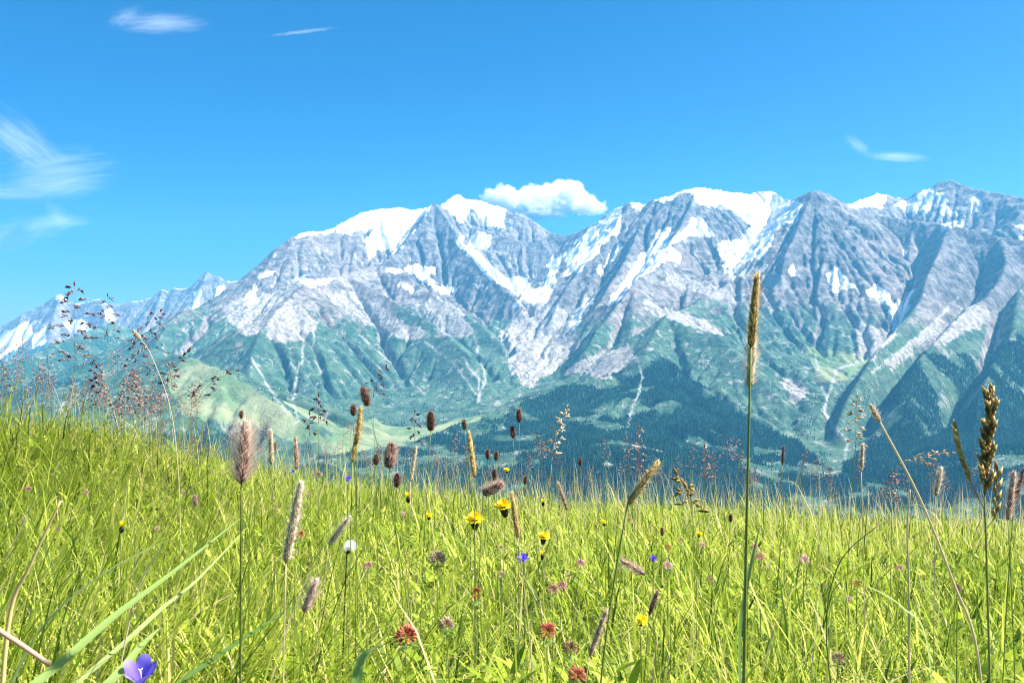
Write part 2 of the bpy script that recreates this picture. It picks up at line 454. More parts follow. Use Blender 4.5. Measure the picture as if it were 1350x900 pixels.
def soft(polys, jitter, seed, grow=0.0):
    jx = jitter * fbm(FX, FY, 260, 3, seed, gain=.65); jy = jitter * fbm(FX, FY, 260, 3, seed + 9, gain=.65)
    qx = PX + jx; qy = PY + jy
    m = np.zeros(FX.shape, np.float32)
    for poly in polys:
        xs = [p[0] for p in poly]; ys = [p[1] for p in poly]
        w = (qx > min(xs)) & (qx < max(xs)) & (qy > min(ys)) & (qy < max(ys))
        idx = np.nonzero(w)
        m[idx] = np.maximum(m[idx], inpoly(qx[idx], qy[idx], poly))
    return m
def blur(m, n=1):
    for _ in range(n):
        p = np.pad(m, 1, mode='edge')
        m = (p[:-2, 1:-1] + p[2:, 1:-1] + p[1:-1, :-2] + p[1:-1, 2:] + 4 * p[1:-1, 1:-1]) / 8
    return m
far_ok = FY > 7000
snow = soft(SNOW, 6.0, 500) * far_ok
pale = soft(PALE, 7.0, 520)
mead = soft(MEADOW, 5.0, 540)
wood = soft(FOREST, 9.0, 560)
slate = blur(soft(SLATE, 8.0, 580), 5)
strm = np.zeros(FX.shape, np.float32)
jx = 3 * fbm(FX, FY, 180, 2, 590)
for w_, line in STREAM:
    for a, b in zip(line[:-1], line[1:]):
        bx = (PX > min(a[0], b[0]) - 8) & (PX < max(a[0], b[0]) + 8) & (PY > min(a[1], b[1]) - 8) & (PY < max(a[1], b[1]) + 8)
        idx = np.nonzero(bx)
        qx = PX[idx] + jx[idx]; qy = PY[idx]
        L2 = (b[0] - a[0]) ** 2 + (b[1] - a[1]) ** 2
        t = np.clip(((qx - a[0]) * (b[0] - a[0]) + (qy - a[1]) * (b[1] - a[1])) / L2, 0, 1)
        d = np.hypot(qx - a[0] - t * (b[0] - a[0]), qy - a[1] - t * (b[1] - a[1]))
        strm[idx] = np.maximum(strm[idx], 1 - sstep(w_ * 0.4, w_, d))
# clearings and avalanche tracks in the wood
wood = wood * (1 - strm) * (1 - mead) * sstep(-0.16, -0.02, fbm(FX, FY, 330, 4, 610, gain=.6) + 0.10)
# altitude rule for the green, and old snow lying in high hollows
veg = 1 - sstep(80, 680, Zf + 260 * fbm(FX, FY, 600, 4, 620) + 320 * (SLOPE - 0.75))
lap = blur(Zf, 6) - Zf
old = sstep(500, 1100, Zf) * sstep(4, 16, lap + 7 * fbm(FX, FY, 300, 3, 630)) * (SLOPE < 1.15) * 0.5
snow = np.maximum(blur(snow, 7) + 0.010 * np.clip(lap, -12, 12) * (blur(snow, 7) > 0.03), old)
pale = np.maximum(blur(pale, 10), 0.20 * sstep(-350, 100, Zf) * sstep(1500, 900, Zf))
mead = blur(mead, 7)

def grid_mesh(name, FXs, FYs, Zs, keepm, mats, attrs):
    H, W = Zs.shape
    idx = np.arange(H * W).reshape(H, W)
    q = np.stack([idx[:-1, :-1], idx[:-1, 1:], idx[1:, 1:], idx[1:, :-1]], -1)
    kq = keepm[:-1, :-1] & keepm[1:, 1:] & keepm[:-1, 1:] & keepm[1:, :-1]
    q = q[kq]
    used = np.zeros(H * W, bool); used[q.ravel()] = True
    remap = np.cumsum(used) - 1
    V = np.stack([FXs.ravel()[used], FYs.ravel()[used], Zs.ravel()[used]], -1)
    o = new_mesh(name, V, remap[q], 4, mats, smooth=True)
    for k, v in attrs.items():
        fattr(o, k, v.ravel()[used])
    return o

# ---- mountain material: rock, scree, turf, wood floor and snow
def mountain_material():
    g = NT('mountain_rock_and_snow')
    geo = g.n('ShaderNodeNewGeometry')
    pos = geo.outputs['Position']
    mp = g.n('ShaderNodeMapping'); mp.inputs['Scale'].default_value = (1, 1, 2.8); mp.inputs['Rotation'].default_value = (0.4, 0.6, 0.3)
    g.t.links.new(pos, mp.inputs['Vector'])
    ms = g.n('ShaderNodeMapping'); ms.inputs['Scale'].default_value = (1, 1, 0.22)
    g.t.links.new(pos, ms.inputs['Vector'])
    n1 = g.noise(pos, 0.0022, 8, 0.62)
    n2 = g.noise(mp.outputs[0], 0.0042, 11, 0.72, 0.9)          # tilted strata
    n3 = g.noise(pos, 0.028, 7, 0.75)
    n4 = g.noise(ms.outputs[0], 0.011, 9, 0.72, 0.5)          # streaks that run down the faces
    rock = g.mix(g.rng(n2, 0.40, 0.60), (0.075, 0.072, 0.070), (0.27, 0.255, 0.24))
    rock = g.mix(g.rng(n1, 0.44, 0.60, 0, 0.45), rock, (0.26, 0.20, 0.19))
    rock = g.mix(g.rng(n4, 0.57, 0.64, 0, 0.75), rock, (0.50, 0.475, 0.45))
    rock = g.mix(g.rng(n4, 0.46, 0.36, 0, 0.8), rock, (0.045, 0.043, 0.045))
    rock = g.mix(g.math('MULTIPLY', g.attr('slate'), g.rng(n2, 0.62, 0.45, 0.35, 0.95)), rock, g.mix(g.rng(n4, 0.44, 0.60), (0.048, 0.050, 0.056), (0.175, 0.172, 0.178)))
    scree = g.mix(g.rng(n3, 0.42, 0.58), (0.19, 0.18, 0.17), (0.42, 0.385, 0.355))
    scree = g.mix(g.rng(n2, 0.44, 0.36, 0, 0.5), scree, (0.09, 0.09, 0.085))
    turf = g.mix(g.rng(n2, 0.40, 0.60), (0.018, 0.065, 0.045), (0.075, 0.14, 0.085))
    turf = g.mix(g.rng(n3, 0.56, 0.64, 0, 0.7), turf, (0.20, 0.20, 0.17))
    turf = g.mix(g.rng(n4, 0.55, 0.63, 0, 0.75), turf, (0.34, 0.33, 0.30))
    turf = g.mix(g.rng(n3, 0.43, 0.36, 0, 0.7), turf, (0.02, 0.05, 0.03))
    lush = g.mix(g.rng(n1, 0.42, 0.58), (0.12, 0.20, 0.09), (0.25, 0.28, 0.15))
    floor_ = g.mix(g.rng(n3, 0.42, 0.58), (0.006, 0.035, 0.028), (0.035, 0.11, 0.065))
    jit = g.math('MULTIPLY_ADD', g.math('SUBTRACT', n2, 0.5), 1.1, g.math('MULTIPLY', g.math('SUBTRACT', n3, 0.5), 0.9))
    jit = g.math('ADD', jit, g.math('MULTIPLY', g.math('SUBTRACT', n4, 0.5), 0.9))
    c = g.mix(g.rng(g.math('ADD', g.attr('veg'), jit), 0.42, 0.58), rock, turf)
    c = g.mix(g.rng(g.math('ADD', g.attr('pale'), jit), 0.36, 0.58), c, scree)
    c = g.mix(g.rng(g.math('ADD', g.attr('mead'), g.math('MULTIPLY', jit, .4)), 0.4, 0.6), c, lush)
    c = g.mix(g.rng(g.attr('wood'), 0.3, 0.6), c, floor_)
    c = g.mix(g.math('MULTIPLY', g.attr('strm'), g.rng(n4, 0.40, 0.52, 0.25, 0.8)), c, (0.46, 0.45, 0.42))
    sn = g.rng(g.math('ADD', g.attr('snow'), g.math('MULTIPLY', jit, 0.75)), 0.33, 0.47)
    c = g.mix(sn, c, g.mix(g.rng(n4, 0.50, 0.38, 0, 0.8), (0.74, 0.745, 0.76), (0.46, 0.455, 0.47)))
    hgt = g.math('ADD', g.math('MULTIPLY', n2, 1.0), g.math('ADD', g.math('MULTIPLY', n3, 0.5), g.math('MULTIPLY', n4, 0.8)))
    hgt = g.math('MULTIPLY', hgt, g.math('MULTIPLY_ADD', sn, -0.8, 1.0))
    b = g.n('ShaderNodeBsdfPrincipled')
    g.put(b.inputs['Base Color'], c)
    b.inputs['Roughness'].default_value = 0.9
    b.inputs['Specular IOR Level'].default_value = 0.15
    g.put(b.inputs['Normal'], g.bump(hgt, 0.9, 30.0))
    g.t.links.new(b.outputs[0], g.out.inputs['Surface'])
    return g.m
M_MOUNT = mountain_material()
inview = np.abs(FX) < 0.74 * FY + 250
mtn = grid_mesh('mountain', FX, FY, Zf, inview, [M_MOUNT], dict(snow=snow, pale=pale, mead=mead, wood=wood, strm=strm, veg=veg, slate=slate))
mtn['kind'] = 'structure'
# ------------------------------------------------------------------ distant range on the left (same way of building, coarser)
def far_range():
    global X0, X1, Y0, Y1, CELL, gx, gy, GX, GY, RIDGES, BASE, FX, FY, PX, PY
    saved = (X0, X1, Y0, Y1, CELL, gx, gy, GX, GY, RIDGES, BASE, FX, FY, PX, PY)
    CELL = 30.0; X0, X1, Y0, Y1 = -16500.0, -4300.0, 15600.0, 21600.0
    gx = np.arange(X0, X1 + 1, CELL); gy = np.arange(Y0, Y1 + 1, CELL); GX, GY = np.meshgrid(gx, gy)
    RIDGES = [
     (1.25, [(-90,445,18.6),(-30,440,18.8),(0,431,18.9),(14,424,19),(30,413,19),(45,406,19.1),(60,399,19.2),(72,391,19.2),(80,388,19.2),(88,396,19.2),(100,401,19.2),(115,398,19.2),(132,394,19.2),(140,401,19.2),(160,401,19.2),(180,397,19.2),(200,392,19.3),(208,385,19.3),(214,381,19.3),(222,384,19.3),(232,379,19.3),(241,381,19.3),(252,377,19.3),(262,369,19.3),(268,360,19.3),(273,357,19.3),(279,362,19.3),(290,364,19.3),(298,370,19.3),(310,371,19.3),(326,367,19.3),(345,372,19.3),(380,380,19.3)]),
     (1.0, [(30,413,19),(25,430,18.4),(14,455,17.6)]), (1.0, [(80,388,19.2),(72,415,18.5),(66,440,17.8)]),
     (1.0, [(132,394,19.2),(140,420,18.6),(128,440,17.9)]), (1.0, [(214,381,19.3),(205,412,18.6),(190,435,17.9)]),
     (1.0, [(273,357,19.3),(262,390,18.6),(245,420,17.8)]), (1.0, [(310,371,19.3),(312,395,18.7),(300,420,18)]),
    ]
    BASE = [(-60,480,17),(40,475,17),(110,462,17.2),(180,455,17.2),(260,440,17.3),(340,420,17.3),(0,500,15.7),(200,480,15.7),(350,450,15.7),(100,430,21.5),(300,400,21.5),(-80,450,21)]
    z, dr = build_heights()
    z = z + 60 * fbm(GX, GY, 500, 4, 700, ridged=True) * sstep(30, 300, dr)
    z0 = z.copy()
    for b in range(3):
        z = erode(z, 60000, 40, CELL, 800 + b)
    z = z0 + (z - z0) * (0.3 + 0.7 * sstep(0, 200, dr)) + 16 * fbm(GX, GY, 110, 3, 720, ridged=True)
    FX, FY = GX, GY
    PX = 675 + F * GX / GY; PY = 450 - F * z / GY
    sn = soft([[(-20,440),(0,440),(20,430),(38,424),(44,440),(20,462),(0,472),(-20,478)],[(84,424),(116,422),(119,438),(90,438)],
               [(160,445),(200,440),(232,418),(236,428),(205,448),(170,456)],[(116,460),(150,445),(186,440),(190,450),(150,460)],
               [(74,384),(84,384),(88,397),(74,395)],[(45,440),(62,432),(60,450),(40,462)],[(255,385),(266,380),(262,410),(250,425)],[(288,378),(298,378),(292,400),(284,398)],[(136,408),(150,406),(152,425),(140,424)]], 5, 730)
    gy_, gx_ = np.gradient(z, CELL)
    sl = np.hypot(gx_, gy_)
    sn = np.maximum(blur(sn), 0.85 * sstep(0.1, 0.5, fbm(GX, GY, 420, 4, 740) + 0.9 * (0.8 - sl)) * sstep(300, 900, z))
    zero = np.zeros_like(z)
    o = grid_mesh('distant_mountain', GX, GY, z, np.ones(z.shape, bool), [M_MOUNT], dict(snow=sn, pale=zero + 0.25, mead=zero, wood=zero, strm=zero, slate=zero, veg=1 - sstep(-300, 200, z)))
    o['kind'] = 'structure'
    (X0, X1, Y0, Y1, CELL, gx, gy, GX, GY, RIDGES, BASE, FX, FY, PX, PY) = saved
far_range()

# ------------------------------------------------------------------ spruce forest on the lower slopes
def make_forest():
    r = np.random.default_rng(21)
    dens = blur(wood, 1) * (PY < 720) * (FY > 3400) * (np.abs(FX) < 0.70 * FY + 100)
    edge = 0.05 * blur(np.maximum(mead * 0.0, sstep(-0.1, 0.2, fbm(FX, FY, 260, 3, 640)) * (veg > 0.75) * (PY > 470) * (PY < 720) * (1 - mead)), 1)
    p = np.maximum(dens, edge) * (FY < 9000) * (1 - strm)
    cand = np.nonzero(p.ravel() > 0.02)[0]
    w = p.ravel()[cand]
    n = 125000
    pick = r.choice(cand, n, p=w / w.sum())
    iy, ix = np.divmod(pick, FX.shape[1])
    ox = r.uniform(-.5, .5, n) * CF; oy = r.uniform(-.5, .5, n) * CF
    x = FX[iy, ix] + ox; y = FY[iy, ix] + oy
    z = Zf[iy, ix] + gxx[iy, ix] * ox + gyy[iy, ix] * oy
    h = r.uniform(14, 30, n) * (0.7 + 0.3 * w[np.searchsorted(cand, pick)]); rad = h * r.uniform(0.16, 0.26, n)
    k = 6
    a = np.arange(k) * 2 * np.pi / k
    V = np.zeros((n, k * 2 + 1, 3), np.float32)
    rot = r.uniform(0, 6.28, n)[:, None]
    for lev, (fz, fr) in enumerate(((0.04, 1.0), (0.5, 0.55))):
        jr = r.uniform(0.75, 1.25, (n, k))
        V[:, lev * k:(lev + 1) * k, 0] = x[:, None] + np.cos(a + rot + lev * .5) * rad[:, None] * fr * jr
        V[:, lev * k:(lev + 1) * k, 1] = y[:, None] + np.sin(a + rot + lev * .5) * rad[:, None] * fr * jr
        V[:, lev * k:(lev + 1) * k, 2] = z[:, None] + h[:, None] * fz - 1.0
    V[:, 2 * k] = np.stack([x, y, z + h], -1)
    tri = []
    for i in range(k):
        j = (i + 1) % k
        tri += [[i, j, k + i], [j, k + j, k + i], [k + i, k + j, 2 * k]]
    tri = np.array(tri)
    Fc = (tri[None] + (np.arange(n) * (2 * k + 1))[:, None, None]).reshape(-1, 3)
    g = NT('spruce_foliage')
    t = g.attr('tint')
    c = g.mix(t, (0.004, 0.034, 0.034), (0.030, 0.115, 0.085))
    b = g.n('ShaderNodeBsdfPrincipled'); g.put(b.inputs['Base Color'], c); b.inputs['Roughness'].default_value = 0.9
    b.inputs['Specular IOR Level'].default_value = 0.1
    g.t.links.new(b.outputs[0], g.out.inputs['Surface'])
    o = new_mesh('forest', V.reshape(-1, 3), Fc, 3, [g.m], smooth=False)
    clump = vnoise(x / 160, y / 160, 650)
    tint = np.clip(r.uniform(0, 0.6, n) + 0.35 * clump + (r.random(n) < 0.12) * 0.4, 0, 1)
    fattr(o, 'tint', np.repeat(tint, 2 * k + 1))
    o['kind'] = 'stuff'; o['label'] = 'dark spruce forest covering the lower slopes across the valley'; o['category'] = 'forest'
make_forest()

# ------------------------------------------------------------------ haze in the valley air
def box_mesh(name, lo, hi):
    x0, y0, z0 = lo; x1, y1, z1 = hi
    V = [(x0,y0,z0),(x1,y0,z0),(x1,y1,z0),(x0,y1,z0),(x0,y0,z1),(x1,y0,z1),(x1,y1,z1),(x0,y1,z1)]
    Q = [(0,3,2,1),(4,5,6,7),(0,1,5,4),(1,2,6,5),(2,3,7,6),(3,0,4,7)]
    return new_mesh(name, V, Q, 4)
hz = box_mesh('haze', (-19000, -1500, -1400), (19000, 22500, 3300))
hm = bpy.data.materials.new('haze_air'); hm.use_nodes = True
hm.node_tree.nodes.clear()
hv = hm.node_tree.nodes.new('ShaderNodeVolumePrincipled')
hv.inputs['Color'].default_value = (0.14, 0.56, 0.97, 1)
hv.inputs['Density'].default_value = 3.2e-5
hv.inputs['Anisotropy'].default_value = 0.1
ho = hm.node_tree.nodes.new('ShaderNodeOutputMaterial')
hm.node_tree.links.new(hv.outputs[0], ho.inputs['Volume'])
hz.data.materials.append(hm)
hz['kind'] = 'stuff'; hz['label'] = 'pale blue haze in the air over the valley'; hz['category'] = 'haze'

# ------------------------------------------------------------------ clouds, each a body of mist with a soft edge
def ico(name, sub=3):
    import bmesh
    bm = bmesh.new(); bmesh.ops.create_icosphere(bm, subdivisions=sub, radius=1.0)
    me = bpy.data.meshes.new(name); bm.to_mesh(me); bm.free()
    o = bpy.data.objects.new(name, me); COL.objects.link(o)
    return o
def cloud(name, label, px, py, Y):
    e = bpy.data.objects.new(name, None); COL.objects.link(e); e.location = at(px, py, Y)
    e['label'] = label; e['category'] = 'cloud'; e.empty_display_size = 300
    return e
def puff(e, name, px, py, wpx, hpx, depth, density, tilt=0.0, billow=False, seed=0.0, stretch=(1, 1, 1), nscale=2.2, thresh=.5, gain=1.7, dist=1.6, dy=0.0):
    o = ico(name)
    o.parent = e
    Y = e.location.y + dy
    p = at(px, py, Y)
    o.location = (p[0] - e.location.x, dy, p[2] - e.location.z)
    o.scale = (wpx / 2 / F * Y, depth / 2, hpx / 2 / F * Y)
    o.rotation_euler = (0, R(-tilt), 0)
    g = NT(name + '_mist')
    tc = g.n('ShaderNodeTexCoord'); ob = tc.outputs['Object']
    ln = g.n('ShaderNodeVectorMath', operation='LENGTH'); g.t.links.new(ob, ln.inputs[0])
    mp = g.n('ShaderNodeMapping'); mp.inputs['Scale'].default_value = stretch; mp.inputs['Location'].default_value = (seed, seed * 1.7, seed * .6)
    g.t.links.new(ob, mp.inputs['Vector'])
    if billow:
        v = g.math('SUBTRACT', 0.74, ln.outputs['Value'])
        for sc, am in ((2.0, .50), (4.6, .26), (10.0, .13)):
            vo = g.n('ShaderNodeTexVoronoi', feature='SMOOTH_F1')
            vo.inputs['Scale'].default_value = sc; vo.inputs['Smoothness'].default_value = .3
            g.t.links.new(mp.outputs[0], vo.inputs['Vector'])
            v = g.math('ADD', v, g.math('MULTIPLY', g.math('SUBTRACT', 0.45, vo.outputs['Distance']), am))
        sep = g.n('ShaderNodeSeparateXYZ'); g.t.links.new(ob, sep.inputs[0])
        v = g.math('SUBTRACT', v, g.rng(sep.outputs['Z'], -0.30, -0.75, 0, .7))
        d = g.math('MULTIPLY', v, 7.0, clamp=True)
    else:
        n = g.noise(mp.outputs[0], nscale, 7, 0.62, dist)
        v = g.math('ADD', n, g.math('MULTIPLY', g.math('SUBTRACT', 0.6, ln.outputs['Value']), .45))
        d = g.math('MULTIPLY', g.math('SUBTRACT', v, thresh), gain, clamp=True)
    d = g.math('MULTIPLY', g.math('MULTIPLY', d, density), g.rng(ln.outputs['Value'], 1.0, 0.7))
    vol = g.n('ShaderNodeVolumePrincipled')
    vol.inputs['Color'].default_value = (1, 1, 1, 1); vol.inputs['Anisotropy'].default_value = 0.0
    g.put(vol.inputs['Density'], d)
    g.t.links.new(vol.outputs[0], g.out.inputs['Volume'])
    o.data.materials.append(g.m)
    return o
e = cloud('cumulus_cloud', 'bright white puffy cloud resting behind the snowy summit ridge', 722, 262, 30000)
for i, (px, py, w, h) in enumerate(((664, 265, 84, 58), (708, 268, 112, 64), (744, 262, 92, 72), (776, 274, 62, 42), (700, 280, 130, 40))):
    puff(e, 'puff', px, py, w, h, 1500 + 400 * (i % 3), 0.006, 0, True, 3.1 * i, (1.5, 1.2, 1.0), dy=400.0 * (i % 3))
e = cloud('cirrus_cloud', 'broad wispy white cloud sweeping down at the left edge of the sky', 50, 225, 36000)
puff(e, 'wisp', 26, 186, 190, 84, 2500, .00075, -38, False, 1.3, (.7, 1, 2.2), thresh=.47)
puff(e, 'wisp', 72, 230, 220, 100, 2500, .00075, 8, False, 4.4, (.6, 1, 2.4), thresh=.47)
puff(e, 'wisp', 52, 250, 230, 36, 2000, .00085, 2, False, 6.1, (.6, 1, 2.0), thresh=.47)
puff(e, 'wisp', 8, 256, 130, 20, 1500, .00130, -2, False, 9.1, (.7, 1, 1.6), thresh=.42)
e = cloud('cirrus_cloud', 'lower thin white cloud streak curling above the left range', 40, 300, 36000)
puff(e, 'wisp', 18, 310, 210, 54, 2000, .00120, 16, False, 5.2, (.7, 1, 2.0), thresh=.43)
puff(e, 'wisp', 76, 292, 110, 28, 2000, .00085, 3, False, 7.7, (.7, 1, 1.8), thresh=.43)
puff(e, 'wisp', 74, 282, 60, 36, 1500, .00060, -60, False, 8.9, (.7, 1, 1.8), thresh=.43)
e = cloud('cirrus_cloud', 'small faint feathery cloud near the top left of the sky', 208, 28, 36000)
puff(e, 'wisp', 212, 31, 170, 30, 2500, 0.00087, 2, False, 8.4, (.8, 1, 2.2), thresh=.45)
puff(e, 'wisp', 165, 22, 70, 22, 1500, 0.00074, 30, False, 2.4, (.8, 1, 2.0), thresh=.45)
e = cloud('cirrus_cloud', 'thin hooked white cloud wisp alone in the blue right sky', 1172, 203, 36000)
puff(e, 'wisp', 1184, 207, 110, 14, 1800, 0.00161, -4, False, 11.9, (.8, 1, 1.6), thresh=.43)
puff(e, 'wisp', 1131, 192, 60, 13, 1500, 0.00124, -38, False, 13.2, (.8, 1, 1.6), thresh=.43)
e = cloud('contrail', 'straight faint white vapour trail high in the upper sky', 405, 41, 36000)
puff(e, 'wisp', 400, 42, 116, 6, 400, 0.00310, 7, False, 2.2, (2.5, 1, 1), thresh=.40, dist=.3)

# ------------------------------------------------------------------ meadow ground
def ground_z(x, y):
    x = np.asarray(x, dtype=np.float64); y = np.asarray(y, dtype=np.float64)
    xs = 8 * np.tanh(x / 8)
    z = -0.44 - 0.111 * y - 0.055 * xs
    z = z + 0.25 * np.exp(-((x + 1.75) / 0.75) ** 2 - ((y - 3.1) / 1.0) ** 2) + 0.10 * np.exp(-((x + 2.6) / 0.8) ** 2 - ((y - 2.6) / 1.2) ** 2)
    z = z - 0.27 * np.logaddexp(0, (y - 4.9) * 2.2) / 2.2
    near = np.exp(-(np.hypot(x, y) / 12) ** 2)
    z = z + near * 0.025 * vnoise(x / 0.5 + 7, y / 0.5 + 3, 900) + near * 0.012 * vnoise(x / 0.17, y / 0.17, 901)
    return np.maximum(z, -1190)
def make_ground():
    rad = np.concatenate([[0.0], np.geomspace(0.12, 14, 110), np.geomspace(15, 3700, 60)])
    th = np.linspace(0, 2 * np.pi, 241)[:-1]
    RR, TT = np.meshgrid(rad[1:], th, indexing='ij')
    X = RR * np.sin(TT); Y = RR * np.cos(TT)
    V = np.concatenate([[[0, 0, float(ground_z(0, 0))]], np.stack([X, Y, ground_z(X, Y)], -1).reshape(-1, 3)])
    n = len(th); m = len(rad) - 1
    i = np.arange(m - 1)[:, None] * n + 1; j = np.arange(n)[None]; j2 = (j + 1) % n
    Q = np.stack([i + j, i + j2, i + n + j2, i + n + j], -1).reshape(-1, 4)[:, ::-1]
    tri = np.stack([np.zeros(n, int), 1 + np.arange(n), 1 + (np.arange(n) + 1) % n], -1)[:, ::-1]
    flat = np.concatenate([Q.ravel(), tri.ravel()]); sizes = np.concatenate([np.full(len(Q), 4), np.full(len(tri), 3)])
    g = NT('meadow_soil')
    geo = g.n('ShaderNodeNewGeometry')
    n1 = g.noise(geo.outputs['Position'], 9.0, 8, 0.7); n2 = g.noise(geo.outputs['Position'], 60.0, 5, 0.7)
    c = g.mix(g.rng(n1, .35, .65), (0.018, 0.028, 0.008), (0.05, 0.065, 0.016))
    c = g.mix(g.rng(n2, .55, .7, 0, .7), c, (0.10, 0.08, 0.04))
    b = g.n('ShaderNodeBsdfPrincipled'); g.put(b.inputs['Base Color'], c); b.inputs['Roughness'].default_value = 0.95
    g.put(b.inputs['Normal'], g.bump(n2, .8, .01))
    g.t.links.new(b.outputs[0], g.out.inputs['Surface'])
    o = new_mesh('ground', V, flat, sizes, [g.m], smooth=True)
    o['kind'] = 'structure'
make_ground()

# ------------------------------------------------------------------ grass
def leaf_material(name, stops, transl=0.45, rough=0.45):
    g = NT(name)
    t = g.attr('tint')
    cr = g.n('ShaderNodeValToRGB'); g.t.links.new(t, cr.inputs[0])
    el = cr.color_ramp.elements
    for i, (p, c) in enumerate(stops):
        e = el[i] if i < 2 else el.new(p)
        e.position = p; e.color = (*c, 1)
    b = g.n('ShaderNodeBsdfPrincipled'); g.put(b.inputs['Base Color'], cr.outputs[0])
    b.inputs['Roughness'].default_value = rough; b.inputs['Specular IOR Level'].default_value = 0.16
    tr = g.n('ShaderNodeBsdfTranslucent'); g.put(tr.inputs['Color'], cr.outputs[0])
    mx = g.n('ShaderNodeMixShader'); mx.inputs[0].default_value = transl
    g.t.links.new(b.outputs[0], mx.inputs[1]); g.t.links.new(tr.outputs[0], mx.inputs[2])
    g.t.links.new(mx.outputs[0], g.out.inputs['Surface'])
    return g.m
M_GRASS = leaf_material('grass_blade', [(0.0, (0.03, 0.085, 0.010)), (0.35, (0.29, 0.40, 0.03)), (0.7, (0.58, 0.63, 0.10)), (0.85, (0.66, 0.58, 0.22)), (1.0, (0.74, 0.60, 0.42))], .5, .5)

def blades(name, x, y, L, width, az, lean, curl, tint, mat, seg=4, parent=None, z=None, twist=None):
    """flat tapering ribbons that bow over; all arrays"""
    n = len(x)
    r = np.random.default_rng(n + 5)
    if z is None:
        z = ground_z(x, y) - 0.004
    t = np.linspace(0, 1, seg + 1)
    ang = lean[:, None] + curl[:, None] * t[None] ** 1.3          # angle off vertical along the blade
    ds = L[:, None] / seg
    hx = np.concatenate([np.zeros((n, 1)), np.cumsum(np.sin(ang[:, :-1]) * ds, 1)], 1)
    hz_ = np.concatenate([np.zeros((n, 1)), np.cumsum(np.cos(ang[:, :-1]) * ds, 1)], 1)
    cx = x[:, None] + np.sin(az)[:, None] * hx; cy = y[:, None] + np.cos(az)[:, None] * hx; cz = z[:, None] + hz_
    tw = (az + np.pi / 2 if twist is None else twist)
    wx = np.sin(tw)[:, None]; wy = np.cos(tw)[:, None]
    prof = np.array([0.75, 1.0, 0.9, 0.6, 0.0]) if seg == 4 else np.interp(t, [0, .25, .5, .75, 1], [0.75, 1.0, 0.9, 0.6, 0.0])
    w = 0.5 * width[:, None] * prof[None]
    A = np.stack([cx - wx * w, cy - wy * w, cz], -1); B = np.stack([cx + wx * w, cy + wy * w, cz], -1)
    nv = 2 * seg + 1
    V = np.zeros((n, nv, 3), np.float32)
    V[:, 0:2 * seg:2] = A[:, :seg]; V[:, 1:2 * seg:2] = B[:, :seg]; V[:, 2 * seg] = A[:, seg]
    quads = np.array([[2 * i, 2 * i + 1, 2 * i + 3, 2 * i + 2] for i in range(seg - 1)])
    base = np.arange(n) * nv
    Q = (quads[None] + base[:, None, None]).reshape(-1)
    T = (np.array([2 * seg - 2, 2 * seg - 1, 2 * seg])[None] + base[:, None]).reshape(-1)
    flat = np.concatenate([Q, T]); sizes = np.concatenate([np.full(n * (seg - 1), 4), np.full(n, 3)])
    o = new_mesh(name, V.reshape(-1, 3), flat, sizes, [mat], smooth=True, parent=parent)
    tt = np.repeat(tint[:, None], nv, 1)
    fattr(o, 'tint', np.clip(tt, 0, 1))
    return o

def grass_height(x, y):
    hump = np.exp(-((x + 1.8) / 1.0) ** 2 - ((y - 2.8) / 1.4) ** 2)
    return 0.102 + 0.045 * hump + 0.03 * vnoise(x / .35, y / .35, 910)

